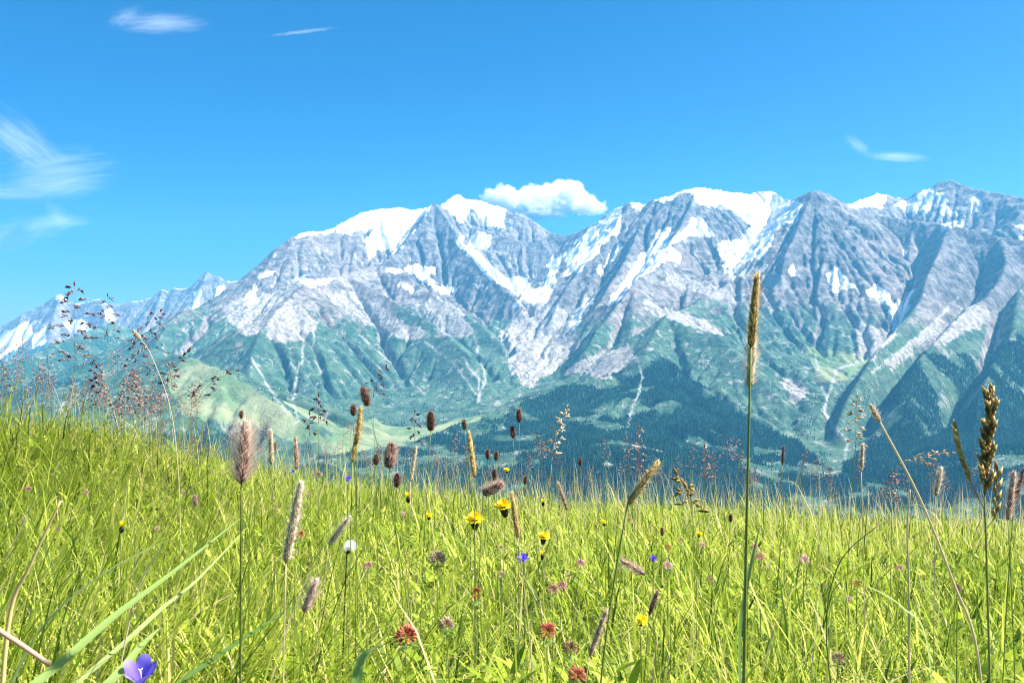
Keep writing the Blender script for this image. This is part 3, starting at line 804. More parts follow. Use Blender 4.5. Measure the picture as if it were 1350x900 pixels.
def make_grass():
    r = np.random.default_rng(33)
    P = []
    for (ya, yb, dens) in ((-0.6, 0.35, 1500), (0.35, 1.4, 6500), (1.4, 2.6, 5600), (2.6, 4.2, 4600), (4.2, 6.6, 3300), (6.6, 11, 500)):
        wmax = 0.72 * yb + 0.9
        n = int((yb - ya) * 2 * wmax * dens)
        xx = r.uniform(-wmax, wmax, n); yy = r.uniform(ya, yb, n)
        k = np.abs(xx) < 0.70 * np.maximum(yy, 0) + 0.9
        # thinner where only a sideways step would show it
        k &= (np.abs(xx) < 0.66 * yy + 0.15) | (r.random(n) < 0.35)
        k &= np.hypot(xx, yy) > 0.30
        P.append(np.stack([xx[k], yy[k]], -1))
    P = np.concatenate(P)
    x, y = P[:, 0], P[:, 1]
    # tufts: pull blades towards tuft centres
    u = vnoise(x / .09, y / .09, 920); v = vnoise(x / .09 + 50, y / .09, 921)
    x = x + 0.03 * u; y = y + 0.03 * v
    n = len(x)
    hump = np.exp(-((x + 1.9) / 1.1) ** 2 - ((y - 2.6) / 1.6) ** 2)
    L = grass_height(x, y) * r.lognormal(0, 0.36, n)
    width = r.uniform(0.0016, 0.0046, n) * (1 + 0.12 * np.maximum(y - 1, 0))
    az = r.uniform(0, 2 * np.pi, n)
    flow = 2.0 + 0.5 * vnoise(x / .5, y / .5, 930)               # on the hump the grass is combed to the right and down
    pull = hump * 0.6
    az = np.arctan2((1 - pull) * np.sin(az) + pull * np.sin(flow), (1 - pull) * np.cos(az) + pull * np.cos(flow))
    lean = np.abs(r.normal(0.34, 0.32, n)) + 0.12 * hump
    curl = np.abs(r.normal(0.95, 0.75, n)) + 0.3 * hump
    flat = (r.random(n) < .24) & (hump < .5)
    lean[flat] = r.uniform(.7, 1.35, flat.sum()); curl[flat] = r.normal(.1, .6, flat.sum())
    patch = vnoise(x / .45 + 3, y / .45, 940)
    tint = np.clip(r.normal(0.50, 0.18, n) + 0.13 * patch, 0.0, 0.76)
    dry = r.random(n) < 0.09 + 0.07 * patch
    tint[dry] = r.uniform(0.76, 1.0, dry.sum())
    dark = r.random(n) < 0.20
    tint[dark] = r.uniform(0, 0.2, dark.sum())
    # thin dry flowering stems that fringe the far edge
    m = 2600
    fy = r.uniform(2.9, 5.8, m); fx = r.uniform(-.72, .72, m) * fy + r.normal(0, .2, m)
    x = np.concatenate([x, fx]); y = np.concatenate([y, fy])
    L = np.concatenate([L, r.uniform(.18, .36, m)]); width = np.concatenate([width, r.uniform(.0012, .0026, m)])
    az = np.concatenate([az, r.uniform(0, 6.28, m)]); lean = np.concatenate([lean, np.abs(r.normal(.08, .12, m))])
    curl = np.concatenate([curl, np.abs(r.normal(.2, .4, m))]); tint = np.concatenate([tint, r.uniform(.78, 1, m)])
    # long combed blades on the near flank of the hump
    m = 1500
    fy = r.uniform(.75, 2.9, m); fx = r.uniform(-.70, -.22, m) * fy
    x = np.concatenate([x, fx]); y = np.concatenate([y, fy])
    L = np.concatenate([L, r.uniform(.18, .36, m)]); width = np.concatenate([width, r.uniform(.002, .0046, m)])
    az = np.concatenate([az, r.normal(1.5, .35, m)]); lean = np.concatenate([lean, np.abs(r.normal(.45, .2, m))])
    curl = np.concatenate([curl, np.abs(r.normal(.5, .4, m))]); tint = np.concatenate([tint, np.clip(r.normal(.5, .2, m), .05, .95)])
    o = blades('grass', x, y, L, width, az, lean, curl, tint, M_GRASS)
    o['kind'] = 'stuff'; o['label'] = 'bright green meadow grass filling the foreground'; o['category'] = 'grass'
make_grass()

def make_ground_leaves():
    r = np.random.default_rng(77)
    n = 16000
    y = 0.35 + 4.2 * r.random(n) ** 1.4; x = r.uniform(-1, 1, n) * (.66 * y + .35)
    keep = vnoise(x / .22, y / .22, 960) > -.1
    x, y = x[keep], y[keep]; n = len(x)
    o = blades('ground_leaves', x, y, r.uniform(.018, .05, n), r.uniform(.006, .014, n), r.uniform(0, 6.28, n), r.uniform(.5, 1.4, n), r.uniform(0, .8, n),
               np.clip(r.normal(.35, .18, n), .05, .7), M_GRASS, z=ground_z(x, y) + r.uniform(.02, .10, n))
    o['kind'] = 'stuff'; o['label'] = 'small broad herb leaves scattered low among the grass'; o['category'] = 'herbs'
make_ground_leaves()
# ------------------------------------------------------------------ flowers, seed heads and stalks: each a plant of its own
class MB:
    """collects faces for ONE mesh object"""
    def __init__(s):
        s.v = []; s.f = []; s.t = []
    def _add(s, vs, fs, tint):
        o = len(s.v)
        s.v += [tuple(map(float, q)) for q in vs]; s.f += [tuple(i + o for i in q) for q in fs]
        s.t += [tint] * len(vs)
    def tube(s, pts, rad, tint=0.5, sides=6):
        pts = [np.array(p, float) for p in pts]
        n = len(pts)
        vs = []
        ref = np.array([0.3, 1.0, 0.2])
        for i, p in enumerate(pts):
            d = pts[min(i + 1, n - 1)] - pts[max(i - 1, 0)]
            d = d / (np.linalg.norm(d) + 1e-9)
            a = np.cross(d, ref); a /= np.linalg.norm(a) + 1e-9
            b = np.cross(d, a)
            r = rad[i] if hasattr(rad, '__len__') else rad
            for k in range(sides):
                q = 2 * math.pi * k / sides
                vs.append(p + r * (math.cos(q) * a + math.sin(q) * b))
        fs = []
        for i in range(n - 1):
            for k in range(sides):
                k2 = (k + 1) % sides
                fs.append((i * sides + k, i * sides + k2, (i + 1) * sides + k2, (i + 1) * sides + k))
        fs.append(tuple(range(sides))[::-1]); fs.append(tuple((n - 1) * sides + k for k in range(sides)))
        s._add(vs, fs, tint)
    def scale(s, p, d, L, r, tint, flat=1.0, mid=0.45):
        """a small grain: pointed body of length L along d"""
        p = np.array(p, float); d = np.array(d, float); d /= np.linalg.norm(d) + 1e-9
        a = np.cross(d, (0.31, 0.52, 0.8)); a /= np.linalg.norm(a) + 1e-9
        b = np.cross(d, a)
        vs = [p, p + d * L]
        for k in range(5):
            q = 2 * math.pi * k / 5
            vs.append(p + d * L * mid + r * (math.cos(q) * a + flat * math.sin(q) * b))
        fs = []
        for k in range(5):
            k2 = (k + 1) % 5
            fs += [(0, 2 + k2, 2 + k), (1, 2 + k, 2 + k2)]
        s._add(vs, fs, tint)
    def hair(s, p, d, L, w, tint):
        p = np.array(p, float); d = np.array(d, float); d /= np.linalg.norm(d) + 1e-9
        a = np.cross(d, (random.random() - .5, random.random() - .5, random.random() - .5)); a /= np.linalg.norm(a) + 1e-9
        s._add([p - a * w / 2, p + a * w / 2, p + d * L], [(0, 1, 2)], tint)
    def strap(s, p, d, up, L, w, tint, cup=0.3, n=4, tip=0.5):
        """a petal: strap from p along d, lifting towards up"""
        p = np.array(p, float); d = np.array(d, float); d /= np.linalg.norm(d) + 1e-9
        up = np.array(up, float); side = np.cross(d, up); side /= np.linalg.norm(side) + 1e-9
        vs = []
        for i in range(n + 1):
            t = i / n
            ww = w * (0.45 + 0.55 * math.sin(min(1, t * 1.5) * math.pi / 2)) * (1 if t < .8 else 1 - (1 - tip) * (t - .8) / .2)
            c = p + d * L * t + up * L * cup * t * t
            vs += [c - side * ww / 2 + up * w * .12, c + up * 0.0, c + side * ww / 2 + up * w * .12]
        fs = []
        for i in range(n):
            o = i * 3
            fs += [(o, o + 1, o + 4, o + 3), (o + 1, o + 2, o + 5, o + 4)]
        s._add(vs, fs, tint)
    def build(s, name, mat, parent=None, smooth=True):
        o = new_mesh(name, s.v, [i for f in s.f for i in f], [len(f) for f in s.f], [mat], smooth=smooth, parent=parent)
        fattr(o, 'tint', np.clip(s.t, 0, 1))
        return o

M_STEM = leaf_material('green_stem', [(0, (0.03, 0.045, 0.015)), (0.5, (0.16, 0.22, 0.05)), (1, (0.36, 0.42, 0.13))], .25)
M_STRAW = leaf_material('dry_straw', [(0, (0.30, 0.20, 0.08)), (0.5, (0.55, 0.42, 0.22)), (1, (0.75, 0.66, 0.46))], .3)
M_BROWN = leaf_material('brown_seed_head', [(0, (0.035, 0.015, 0.012)), (0.5, (0.16, 0.075, 0.06)), (1, (0.46, 0.30, 0.25))], .15)
M_PINKISH = leaf_material('pinkish_seed_fluff', [(0, (0.16, 0.07, 0.06)), (0.5, (0.42, 0.24, 0.20)), (1, (0.80, 0.66, 0.55))], .4)
M_GOLD = leaf_material('golden_spike', [(0, (0.09, 0.055, 0.018)), (0.5, (0.42, 0.28, 0.08)), (1, (0.80, 0.64, 0.30))], .25)
M_PALE = leaf_material('pale_spike', [(0, (0.40, 0.28, 0.18)), (0.5, (0.62, 0.50, 0.34)), (1, (0.82, 0.74, 0.58))], .4)
M_PURPLE = leaf_material('purplish_spikelet', [(0, (0.05, 0.02, 0.03)), (0.5, (0.22, 0.12, 0.12)), (1, (0.48, 0.34, 0.30))], .3)
M_YELLOW = leaf_material('yellow_petal', [(0, (0.82, 0.46, 0.01)), (0.5, (0.88, 0.70, 0.015)), (1, (0.92, 0.82, 0.04))], .3)
M_CALYX = leaf_material('dark_green_bract', [(0, (0.012, 0.016, 0.010)), (0.5, (0.03, 0.045, 0.02)), (1, (0.08, 0.10, 0.04))], .05)
M_RED = leaf_material('red_clover_floret', [(0, (0.28, 0.04, 0.03)), (0.5, (0.58, 0.14, 0.10)), (1, (0.78, 0.38, 0.26))], .35)
M_PINK = leaf_material('pink_floret', [(0, (0.50, 0.14, 0.24)), (0.5, (0.70, 0.34, 0.42)), (1, (0.85, 0.66, 0.68))], .35)
M_TAN = leaf_material('faded_floret', [(0, (0.24, 0.12, 0.07)), (0.5, (0.50, 0.34, 0.24)), (1, (0.72, 0.58, 0.44))], .3)
M_VIOLET = leaf_material('violet_petal', [(0, (0.10, 0.05, 0.50)), (0.5, (0.22, 0.16, 0.75)), (1, (0.42, 0.36, 0.86))], .35)
M_WHITE = leaf_material('white_tuft', [(0, (0.60, 0.60, 0.58)), (0.5, (0.82, 0.82, 0.80)), (1, (0.9, 0.9, 0.9))], .35)
M_BLADE = leaf_material('broad_leaf', [(0, (0.08, 0.17, 0.04)), (0.5, (0.28, 0.42, 0.12)), (1, (0.50, 0.58, 0.24))], .55)

def rnd(a, b):
    return random.uniform(a, b)

def plant(name, label, cat, group, px, py, Y, lean_px=0.0):
    """Empty at the foot of the plant; returns it and the head position relative to it"""
    hx, hy, hz_ = at(px, py, Y)
    bx = hx + lean_px / F * Y; by = hy + rnd(-.02, .03)
    gz = float(ground_z(bx, by))
    e = bpy.data.objects.new(name, None); COL.objects.link(e)
    e.location = (bx, by, gz); e.empty_display_size = 0.02
    e['label'] = label; e['category'] = cat
    if group:
        e['group'] = group
    return e, np.array([hx - bx, hy - by, hz_ - gz])

def bend(h, n=9, droop=0.0, side=0.0):
    """points of a stem from the foot (0,0,0) to h"""
    out = []
    for i in range(n):
        t = i / (n - 1)
        p = np.array([h[0] * t ** 1.6, h[1] * t ** 1.6, h[2] * t])
        p[0] += side * math.sin(math.pi * t)
        out.append(p)
    return out

def stem(e, h, r0=0.0008, r1=0.0005, tint=0.6, mat=None, side=0.0):
    m = MB(); pts = bend(h, side=side)
    m.tube(pts, list(np.linspace(r0, r1, len(pts))), tint)
    m.build('stem', mat or M_STEM, e)
    d = pts[-1] - pts[-2]
    return d / np.linalg.norm(d)

def frame_of(d):
    d = np.array(d, float); d /= np.linalg.norm(d)
    a = np.cross(d, (0.2, 1, 0.1)); a /= np.linalg.norm(a)
    return d, a, np.cross(d, a)

def spike_mesh(p0, d, L, r, n, grain, gr, hairs=0, hair_l=0.004, spread=0.6, shape=1.0, tint=(0.2, 0.8), hair_tint=(0.8, 1.0), pale_top=0.0):
    """a dense flower spike: grains set in a spiral round an axis"""
    m = MB()
    d, a, b = frame_of(d)
    p0 = np.array(p0, float)
    m.tube([p0, p0 + d * L * .5, p0 + d * L * .97], [r * .35, r * .4, r * .12], tint[0], 5)
    for i in range(n):
        t = (i + .5) / n
        q = i * 2.39996
        rad = r * (math.sin(math.pi * min(1, (t * .92 + .08))) ** .55) * shape * rnd(.85, 1.1)
        o = math.cos(q) * a + math.sin(q) * b
        pos = p0 + d * L * t + o * rad * .35
        tt = rnd(*tint) + pale_top * t
        m.scale(pos, d * (1 - spread + .5 * t) + o * spread, grain * rnd(.8, 1.2) + rad * .4, gr * rnd(.8, 1.2), tt)
        if hairs and random.random() < hairs:
            for _ in range(4):
                m.hair(pos + o * rad * .5, d * .8 + o * rnd(.3, 1.2) + .4 * (a * rnd(-1, 1)), hair_l * rnd(.6, 1.4), .0005, rnd(*hair_tint))
    return m

def brown_head(label, px, py, hpx, Y, tilt=0, lean=0, fat=0.42, mat=None, group='brown plantain heads', tuft=0.4, name='plantain'):
    e, h = plant(name, label, 'seed head', group, px, py + hpx / 2, Y, lean)
    L = hpx * .88 / F * Y
    stem(e, h, .0007, .0005, .5)
    d = (math.sin(R(tilt)), rnd(-.1, .1), math.cos(R(tilt)))
    m = spike_mesh(h, d, L, L * fat * .68, int(130 + 2 * hpx), L * .13, L * .034, max(tuft, .55), L * .26, .75, 1.0, (0.05, 0.75), (0.7, 1.0))
    m.build('seed_head', mat or M_BROWN, e)

def grass_spike(label, px, py, hpx, wpx, Y, tilt=0, lean=0, mat=None, stem_mat=None, hairs=.5, group='grass spikes', name='grass_spike', pale_top=0.2, tint=(0.1, 0.8), side=0.0, spread=.35, sr=.0008, st=.65):
    """px, py: middle of the spike in the photograph"""
    tx, tz = math.sin(R(tilt)), math.cos(R(tilt))
    e, h = plant(name, label, 'grass stalk', group, px - tx * hpx / 2, py + tz * hpx / 2, Y, lean)
    L = hpx / F * Y; w = wpx / F * Y
    stem(e, h, sr, sr * .7, st, stem_mat, side)
    m = spike_mesh(h, (tx, rnd(-.1, .1), tz), L, w * .28, int(90 + 1.4 * hpx), L * .055 + w * .26, w * .085, max(hairs, .45), w * .8, spread, 1.0, tint, (0.75, 1.0), pale_top)
    m.build('seed_spike', mat or M_GOLD, e)

def hawkbit(label, px, py, wpx, Y, lean=0, face=(0.0, -0.35, 0.95), dark=True, group='yellow hawkbit flowers', half=False):
    w = wpx / F * Y
    e, h = plant('hawkbit', label, 'flower', group, px, py, Y, lean)
    d, a, b = frame_of(face)
    cal = h - d * w * .62
    m = MB(); pts = bend(cal); m.tube(pts, list(np.linspace(.0008, .0006, len(pts))), .55); m.build('stem', M_STEM, e)
    m = MB()
    m.tube([cal, cal + d * w * .12, cal + d * w * .4, cal + d * w * .6], [w * .05, w * .15, w * .19, w * .15], .2, 9)
    for i in range(20):
        q = 2 * math.pi * i / 20
        o = math.cos(q) * a + math.sin(q) * b
        m.scale(cal + d * w * rnd(.1, .3) + o * w * .13, d + o * .25, w * .34, w * .035, rnd(.1, .7))
    m.build('calyx', M_CALYX, e)
    m = MB()
    for ring, (k, ln, cup, up) in enumerate(((20, .50, .22, .12), (16, .40, .5, .35), (12, .26, .9, .8))):
        for i in range(k):
            q = 2 * math.pi * (i + rnd(-.2, .2)) / k + ring
            o = math.cos(q) * a + math.sin(q) * b
            L = w * ln * rnd(.85, 1.1)
            if half:
                o = o * .45 + d * .6
            m.strap(h + d * w * (-.05 + .03 * ring), o + d * up, d, L, w * .095, rnd(.3, 1.0) - .25 * (ring == 2), cup * .5)
    m.build('petals', M_YELLOW, e)

def clover(label, px, py, wpx, Y, mat, lean=0, tall=1.0, group='clover heads', leafy=False, tint=(0.1, 0.9), name='clover', n=64):
    w = wpx / F * Y
    e, h = plant(name, label, 'flower', group, px, py, Y, lean)
    foot = h - np.array([0, 0, w * .35 * tall])
    stem(e, foot, .0009, .0007, .65)
    m = MB()
    for i in range(n):
        z = 1 - 1.75 * (i + .5) / n
        rr = math.sqrt(max(0, 1 - z * z)); q = i * 2.39996 + rnd(-.2, .2)
        o = np.array([rr * math.cos(q), rr * math.sin(q), z * tall])
        L = w * .5 * rnd(.85, 1.15)
        dirn = o + np.array([0, 0, .25])
        t = rnd(*tint)
        m.scale(h + o * w * .08, dirn, L, w * .05, t, .6, .72)
        if random.random() < .6:
            m.hair(h + o * L * .8, o + np.array([rnd(-.4, .4), rnd(-.4, .4), .3]), w * .18, w * .05, min(1, t + .3))
    m.build('flower_head', mat, e)
    m = MB()
    for q in (0.4, 2.5, 4.6):
        o = np.array([math.cos(q), math.sin(q), .1])
        m.strap(foot - np.array([0, 0, .004]), o, (0, 0, 1), w * .55, w * .26, rnd(.2, .7), -.25)
    m.build('leaf', M_BLADE, e)

def small_star(label, px, py, wpx, Y, mat, lean=0, petals=6, group='small blue flowers', name='blue_flower', face=(0, -.6, .8)):
    w = wpx / F * Y
    e, h = plant(name, label, 'flower', group, px, py, Y, lean)
    stem(e, h - np.array([0, 0, w * .2]), .0009, .0007, .25)
    d, a, b = frame_of(face)
    m = MB()
    for ring in range(3):
        for i in range(petals):
            q = 2 * math.pi * (i + ring * .33) / petals
            o = math.cos(q) * a + math.sin(q) * b
            m.strap(h, o + d * (.3 + .55 * ring), d, w * (.55 - .1 * ring), w * .22, rnd(.05, .8), .15, tip=.2)
    m.build('petals', mat, e)
    m = MB(); m.scale(h - d * w * .25, d, w * .3, w * .13, .3); m.build('calyx', M_CALYX, e)

def bellflower(label, px, py, wpx, Y, lean=0):
    w = wpx / F * Y
    e, h = plant('bellflower', label, 'flower', None, px, py, Y, lean)
    d, a, b = frame_of((0.10, -.42, .9))
    base = h - d * w * .5
    pts = bend(base); m = MB(); m.tube(pts, .0013, .5); m.build('stem', M_STEM, e)
    m = MB()
    K, N = 40, 9
    vs = []
    for i in range(N):
        t = i / (N - 1)
        for k in range(K):
            q = 2 * math.pi * k / K
            lobe = abs(math.cos(2.5 * q))                    # five lobes
            r = w * (.10 + .30 * math.sin(t * 1.45) + .16 * t ** 4 * lobe)
            z = w * (.78 * t - (.26 * (1 - lobe) ** 1.2) * max(0, t - .45) / .55 - .05 * t ** 6)
            crease = 1 - .05 * math.cos(5 * q) * t
            vs.append(base + d * z + (math.cos(q) * a + math.sin(q) * b) * r * crease)
    fs = [(i * K + k, i * K + (k + 1) % K, (i + 1) * K + (k + 1) % K, (i + 1) * K + k) for i in range(N - 1) for k in range(K)]
    m._add(vs, fs, 0.5)
    m.t = [0.25 + 0.6 * abs(math.cos(2.5 * 2 * math.pi * (j % K) / K)) * (j // K) / N for j in range(len(vs))]
    m.build('petals', M_VIOLET, e)
    m = MB(); m.tube([base + d * w * .02, base + d * w * .3, base + d * w * .55], [w * .03, w * .02, w * .03], .9)
    for q in (0, 2.1, 4.2):
        m.scale(base + d * w * .52, d * .5 + .7 * (math.cos(q) * a + math.sin(q) * b), w * .12, w * .02, .9)
    m.build('stamen', M_WHITE, e)
    m = MB()
    for i in range(5):
        q = 2 * math.pi * i / 5 + .3
        m.scale(base - d * w * .03, d * .6 + math.cos(q) * a + math.sin(q) * b, w * .28, w * .03, .8)
    m.build('calyx', M_CALYX, e)

def seed_clock(label, px, py, wpx, Y, lean=0):
    w = wpx / F * Y
    e, h = plant('dandelion_clock', label, 'seed head', None, px, py, Y, lean)
    foot = h - np.array([w * .25, 0, w * .55])
    stem(e, foot, .0012, .0010, .05)
    m = MB(); m.tube([foot, foot + (h - foot) * .45, foot + (h - foot) * .8], [w * .05, w * .2, w * .12], .1, 8)
    for i in range(12):
        q = i * .5236
        m.scale(foot + (h - foot) * .4, (math.cos(q), math.sin(q), -.3), w * .26, w * .03, .2)
    m.build('calyx', M_CALYX, e)
    m = MB()
    for i in range(170):
        z = 1 - 1.6 * (i + .5) / 170; rr = math.sqrt(1 - z * z); q = i * 2.39996
        o = np.array([rr * math.cos(q), rr * math.sin(q), z])
        m.hair(h + o * w * .05, o, w * .5 * rnd(.85, 1.1), w * .03, rnd(.4, 1))
        for _ in range(3):
            m.hair(h + o * w * .38, o + np.array([rnd(-.7, .7), rnd(-.7, .7), rnd(-.7, .7)]), w * .16, w * .018, rnd(.5, 1))
    m.build('seed_tuft', M_WHITE, e)

def panicle_mesh(h, L, width, nb, per, grain, droop, tint=(0.05, 0.95), lean=(0, 0), hooked=0.0):
    """branching seed head: thin branches with grains towards their ends; returns stalk and grains"""
    mb, mg = MB(), MB()
    h = np.array(h, float)
    axis = [h + np.array([lean[0] * (t ** 1.5) + hooked * L * t ** 3, lean[1] * t, L * t - abs(hooked) * L * .45 * t ** 4]) for t in np.linspace(0, 1, 8)]
    mb.tube(axis, list(np.linspace(.0007, .0003, 8)), .45, 4)
    for i in range(nb):
        t = (i + .3) / nb
        k = t * 6.99; i0 = int(k); p = axis[i0] + (axis[i0 + 1] - axis[i0]) * (k - i0)
        q = i * 2.39996 + rnd(-.4, .4)
        bl = width * (1 - t * .75) * rnd(.6, 1.15)
        out = np.array([math.cos(q), math.sin(q), 0])
        pts = [p + out * bl * u + np.array([0, 0, bl * (.9 * u - droop * u * u)]) for u in np.linspace(0, 1, 5)]
        mb.tube(pts, .00028, .5, 3)
        for j in range(per):
            u = rnd(.3, 1.0)
            kk = u * 3.99; j0 = int(kk); pp = pts[j0] + (pts[j0 + 1] - pts[j0]) * (kk - j0)
            dd = pts[j0 + 1] - pts[j0]; dd = dd / np.linalg.norm(dd)
            off = np.array([rnd(-1, 1), rnd(-1, 1), rnd(-.6, 1)]) * .6
            mg.scale(pp, dd + off, grain * rnd(.7, 1.3), grain * .17, rnd(*tint))
    mg.scale(axis[-1], axis[-1] - axis[-2], grain * 1.3, grain * .18, .2)
    return mb, mg

def join(a, b):
    a._add(b.v, b.f, 0); a.t[-len(b.v):] = b.t
    return a

def panicle(label, px, top, hpx, wpx, Y, lean=0, nb=16, per=5, grain=.006, droop=.6, mat=None, stem_mat=None, group='wispy grass panicles', tint=(0.05, 0.95), bendx=0.0, hooked=0.0, name='grass_panicle', cat='grass stalk'):
    L = hpx / F * Y; w = wpx / F * Y
    e, h = plant(name, label, cat, group, px, top + hpx, Y, lean)
    stem(e, h, .0008, .0005, .6, stem_mat)
    mb, mg = panicle_mesh(h, L, w * .5, nb, per, grain, droop, tint, (bendx / F * Y, 0), hooked)
    join(mb, mg).build('panicle', mat or M_PURPLE, e)
    return e

def copy_plant(src, loc, rz, sc, label=None):
    c = src.copy(); COL.objects.link(c); c.location = loc; c.rotation_euler = (0, 0, rz); c.scale = (sc, sc, sc)
    for ch in src.children:
        d = ch.copy(); COL.objects.link(d); d.parent = c
    if label:
        c['label'] = label
    return c

# ---- yellow hawkbits
hawkbit('fully open yellow hawkbit with dark tapering bract, lower of the bright pair', 626, 684, 27, 1.25, 2)
hawkbit('open yellow hawkbit with dark bract beside the upright golden blade', 664, 667, 27, 1.35, -4, (-.15, -.3, .95))
hawkbit('smaller orange yellow hawkbit standing above the violet flower', 717, 707, 19, 1.45, 0, (.1, -.3, .95))
hawkbit('withered orange hawkbit right under the smaller orange yellow one', 715, 731, 12, 1.45, 3, half=True)
hawkbit('tiny yellow hawkbit deep in the grass above the two bright ones', 565, 679, 11, 2.3, 0)
hawkbit('half closed orange hawkbit near the round brown plantain heads', 538, 655, 14, 2.0, 2, half=True)
hawkbit('closed orange bud on a dark bract alone in the combed grass of the hump', 161, 694, 15, 1.1, 4, (.2, -.2, .9), half=True)
hawkbit('small yellow hawkbit behind the slanting golden spike', 797, 688, 10, 2.4, 0)
hawkbit('yellow hawkbit sunk in the grass under the two brown spikes', 846, 817, 18, 1.0, 3, (0.1, -.5, .8))
hawkbit('tiny orange hawkbit just below the crest between pale grasses', 716, 662, 10, 2.4, 0, half=True)
hawkbit('small dull yellow hawkbit among the dark panicle spikelets on the slope', 922, 703, 9, 2.0, 0)
hawkbit('pale yellow small hawkbit at the crest beside dark plantain heads', 668, 619, 9, 3.0, 0)

# ---- red and pink clovers
clover('large rust red clover head low in the grass, wider than tall', 535, 838, 31, .88, M_RED, 3, .8)
clover('bright red clover head with pink crown above the brown one', 721, 832, 23, .90, M_RED, 2, 1.15, tint=(.2, .8))
clover('brown withered clover head diagonally below the bright red one', 752, 855, 21, .88, M_TAN, -3, 1.0, tint=(0, .55))
clover('dusty red clover head cut by the bottom of the view', 760, 890, 24, .82, M_RED, 0, .8, tint=(.3, 1))
clover('narrow upright red clover head half opened', 628, 782, 14, 1.05, M_RED, -2, 1.8, tint=(.0, .6), n=44)
clover('faded brownish pink clover with folded florets next to the rust red head', 588, 823, 22, .92, M_TAN, 8, .7, tint=(.2, 1))
clover('small red clover head half buried left of the pale long spike', 396, 705, 12, 1.25, M_RED, -14, 1.0, n=40)
clover('tiny dark red clover far up the slope beyond the pale pink head', 881, 722, 9, 1.8, M_RED, 0, 1.0, n=34)
clover('tiny red clover beside the leaning straw stalk', 1130, 769, 9, 1.5, M_RED, 0, 1.1, n=34)
clover('round pink clover head on a dark slanting stem', 765, 743, 13, 1.4, M_PINK, -14, 1.0, n=44, group='pink clover heads')
clover('round deep pink clover head below the one on a slanting stem', 729, 777, 15, 1.2, M_PINK, 0, 1.0, n=44, tint=(0, .6), group='pink clover heads')
clover('whitish pink clover head next to the small violet flower', 880, 746, 13, 1.4, M_PINK, 0, 1.0, n=44, tint=(.6, 1), group='pink clover heads')
clover('pink clover head right beside the tall dark stalk', 1001, 734, 13, 1.4, M_PINK, -1, 1.0, n=44, tint=(.1, .7), group='pink clover heads')
clover('pale beige pink clover head on its own to the right of the tall stalk', 1060, 738, 14, 1.4, M_PINK, 6, 1.0, n=44, tint=(.6, 1), group='pink clover heads')
clover('soft pink clover head near the white dandelion clock', 485, 746, 13, 1.3, M_PINK, 0, 1.0, n=44, tint=(.3, .9), group='pink clover heads')
clover('small pink clover head under the drooping panicle on the right slope', 1186, 749, 10, 1.6, M_PINK, 0, 1.0, n=40, group='pink clover heads')
clover('faint pink clover head low behind the tall stalk', 985, 770, 10, 1.4, M_PINK, 0, 1.0, n=40, tint=(.4, 1), group='pink clover heads')
clover('shaggy beige faded clover head with drooping florets', 576, 737, 24, 1.25, M_TAN, 3, .8, tint=(.5, 1), group='faded clover heads')
clover('beige brown clover head in the low right grass', 1105, 868, 17, .95, M_TAN, 0, 1.0, tint=(.4, 1), group='faded clover heads')
clover('dull brown clover head behind the dandelion clock', 660, 722, 9, 1.6, M_TAN, 0, 1.1, n=34, group='faded clover heads')
clover('round grey pink clover head at the foot of the crest left of the plantains', 419, 627, 12, 1.9, M_TAN, 6, 1.0, n=44, group='faded clover heads')
clover('cream faded clover head between the violet flower and the pink clover', 661, 758, 11, 1.3, M_TAN, 0, 1.0, n=40, tint=(.6, 1), group='faded clover heads')
clover('small cream clover head on the slope under the slanting golden spike', 898, 712, 8, 1.8, M_TAN, 0, 1.0, n=34, tint=(.5, 1), group='faded clover heads')
clover('reddish faded clover head beside the straw stalk foot', 1262, 775, 12, 1.1, M_TAN, 0, 1.0, n=40, tint=(.2, .8), group='faded clover heads')

# ---- violet and white flowers
bellflower('large violet blue bellflower opening upward in the nearest grass', 185, 884, 40, .76, 4)
small_star('violet flower with ragged petals under the orange yellow hawkbit', 690, 737, 17, 1.3, M_VIOLET, 2)
small_star('small flat violet flower next to the whitish pink clover', 861, 737, 12, 1.4, M_VIOLET, 0, 5)
small_star('tiny pale blue flower on the far grass below the dark plantain pair', 459, 632, 11, 2.2, M_VIOLET, 0, 5)
small_star('tiny blue flower hidden in the grass behind the fluffy pinkish spike', 386, 622, 7, 2.3, M_VIOLET, 0, 5)
seed_clock('white fluffy dandelion clock on a dark bent stem', 462, 720, 19, 1.1, -16)

# ---- brown plantain and burnet heads
brown_head('dark brown bristly plantain head on the tallest slanting stem', 485, 521, 27, 1.1, -16, 62, .30)
brown_head('small round dark plantain head left of the tallest one', 466, 540, 15, 1.2, 0, 3, .46)
brown_head('dark brown upright plantain head in front of the pale valley meadow', 568, 554, 27, 1.2, 0, -14, .30)
brown_head('small plantain head with a whitish tip against the blue wood', 613, 559, 14, 1.5, -8, 10, .34)
brown_head('dark plantain head with white tip, upper of two against the forest', 685, 547, 18, 1.4, -4, -2, .32)
brown_head('dark plantain head with white fluff, lower of two against the forest', 677, 569, 16, 1.4, -6, 3, .36)
brown_head('fuzzy pinkish brown burnet head, largest among the plantains', 513, 599, 36, 1.05, 6, 24, .34, M_PINKISH, tuft=.8)
brown_head('small round fuzzy brown head close beside the pinkish burnet', 496, 605, 15, 1.3, 0, 3, .46)
brown_head('short brown plantain head lowest in the cluster by the crest', 523, 632, 20, 1.3, 4, 24, .36)
brown_head('brown plantain head, left one of a close matching pair at the crest', 643, 598, 14, 1.9, 0, 2, .34)
brown_head('brown plantain head, right one of a close matching pair at the crest', 654, 600, 13, 1.9, 3, 2, .36)
brown_head('very dark narrow plantain head under the matching pair', 652, 625, 17, 1.7, 0, 1, .26, tuft=.1)
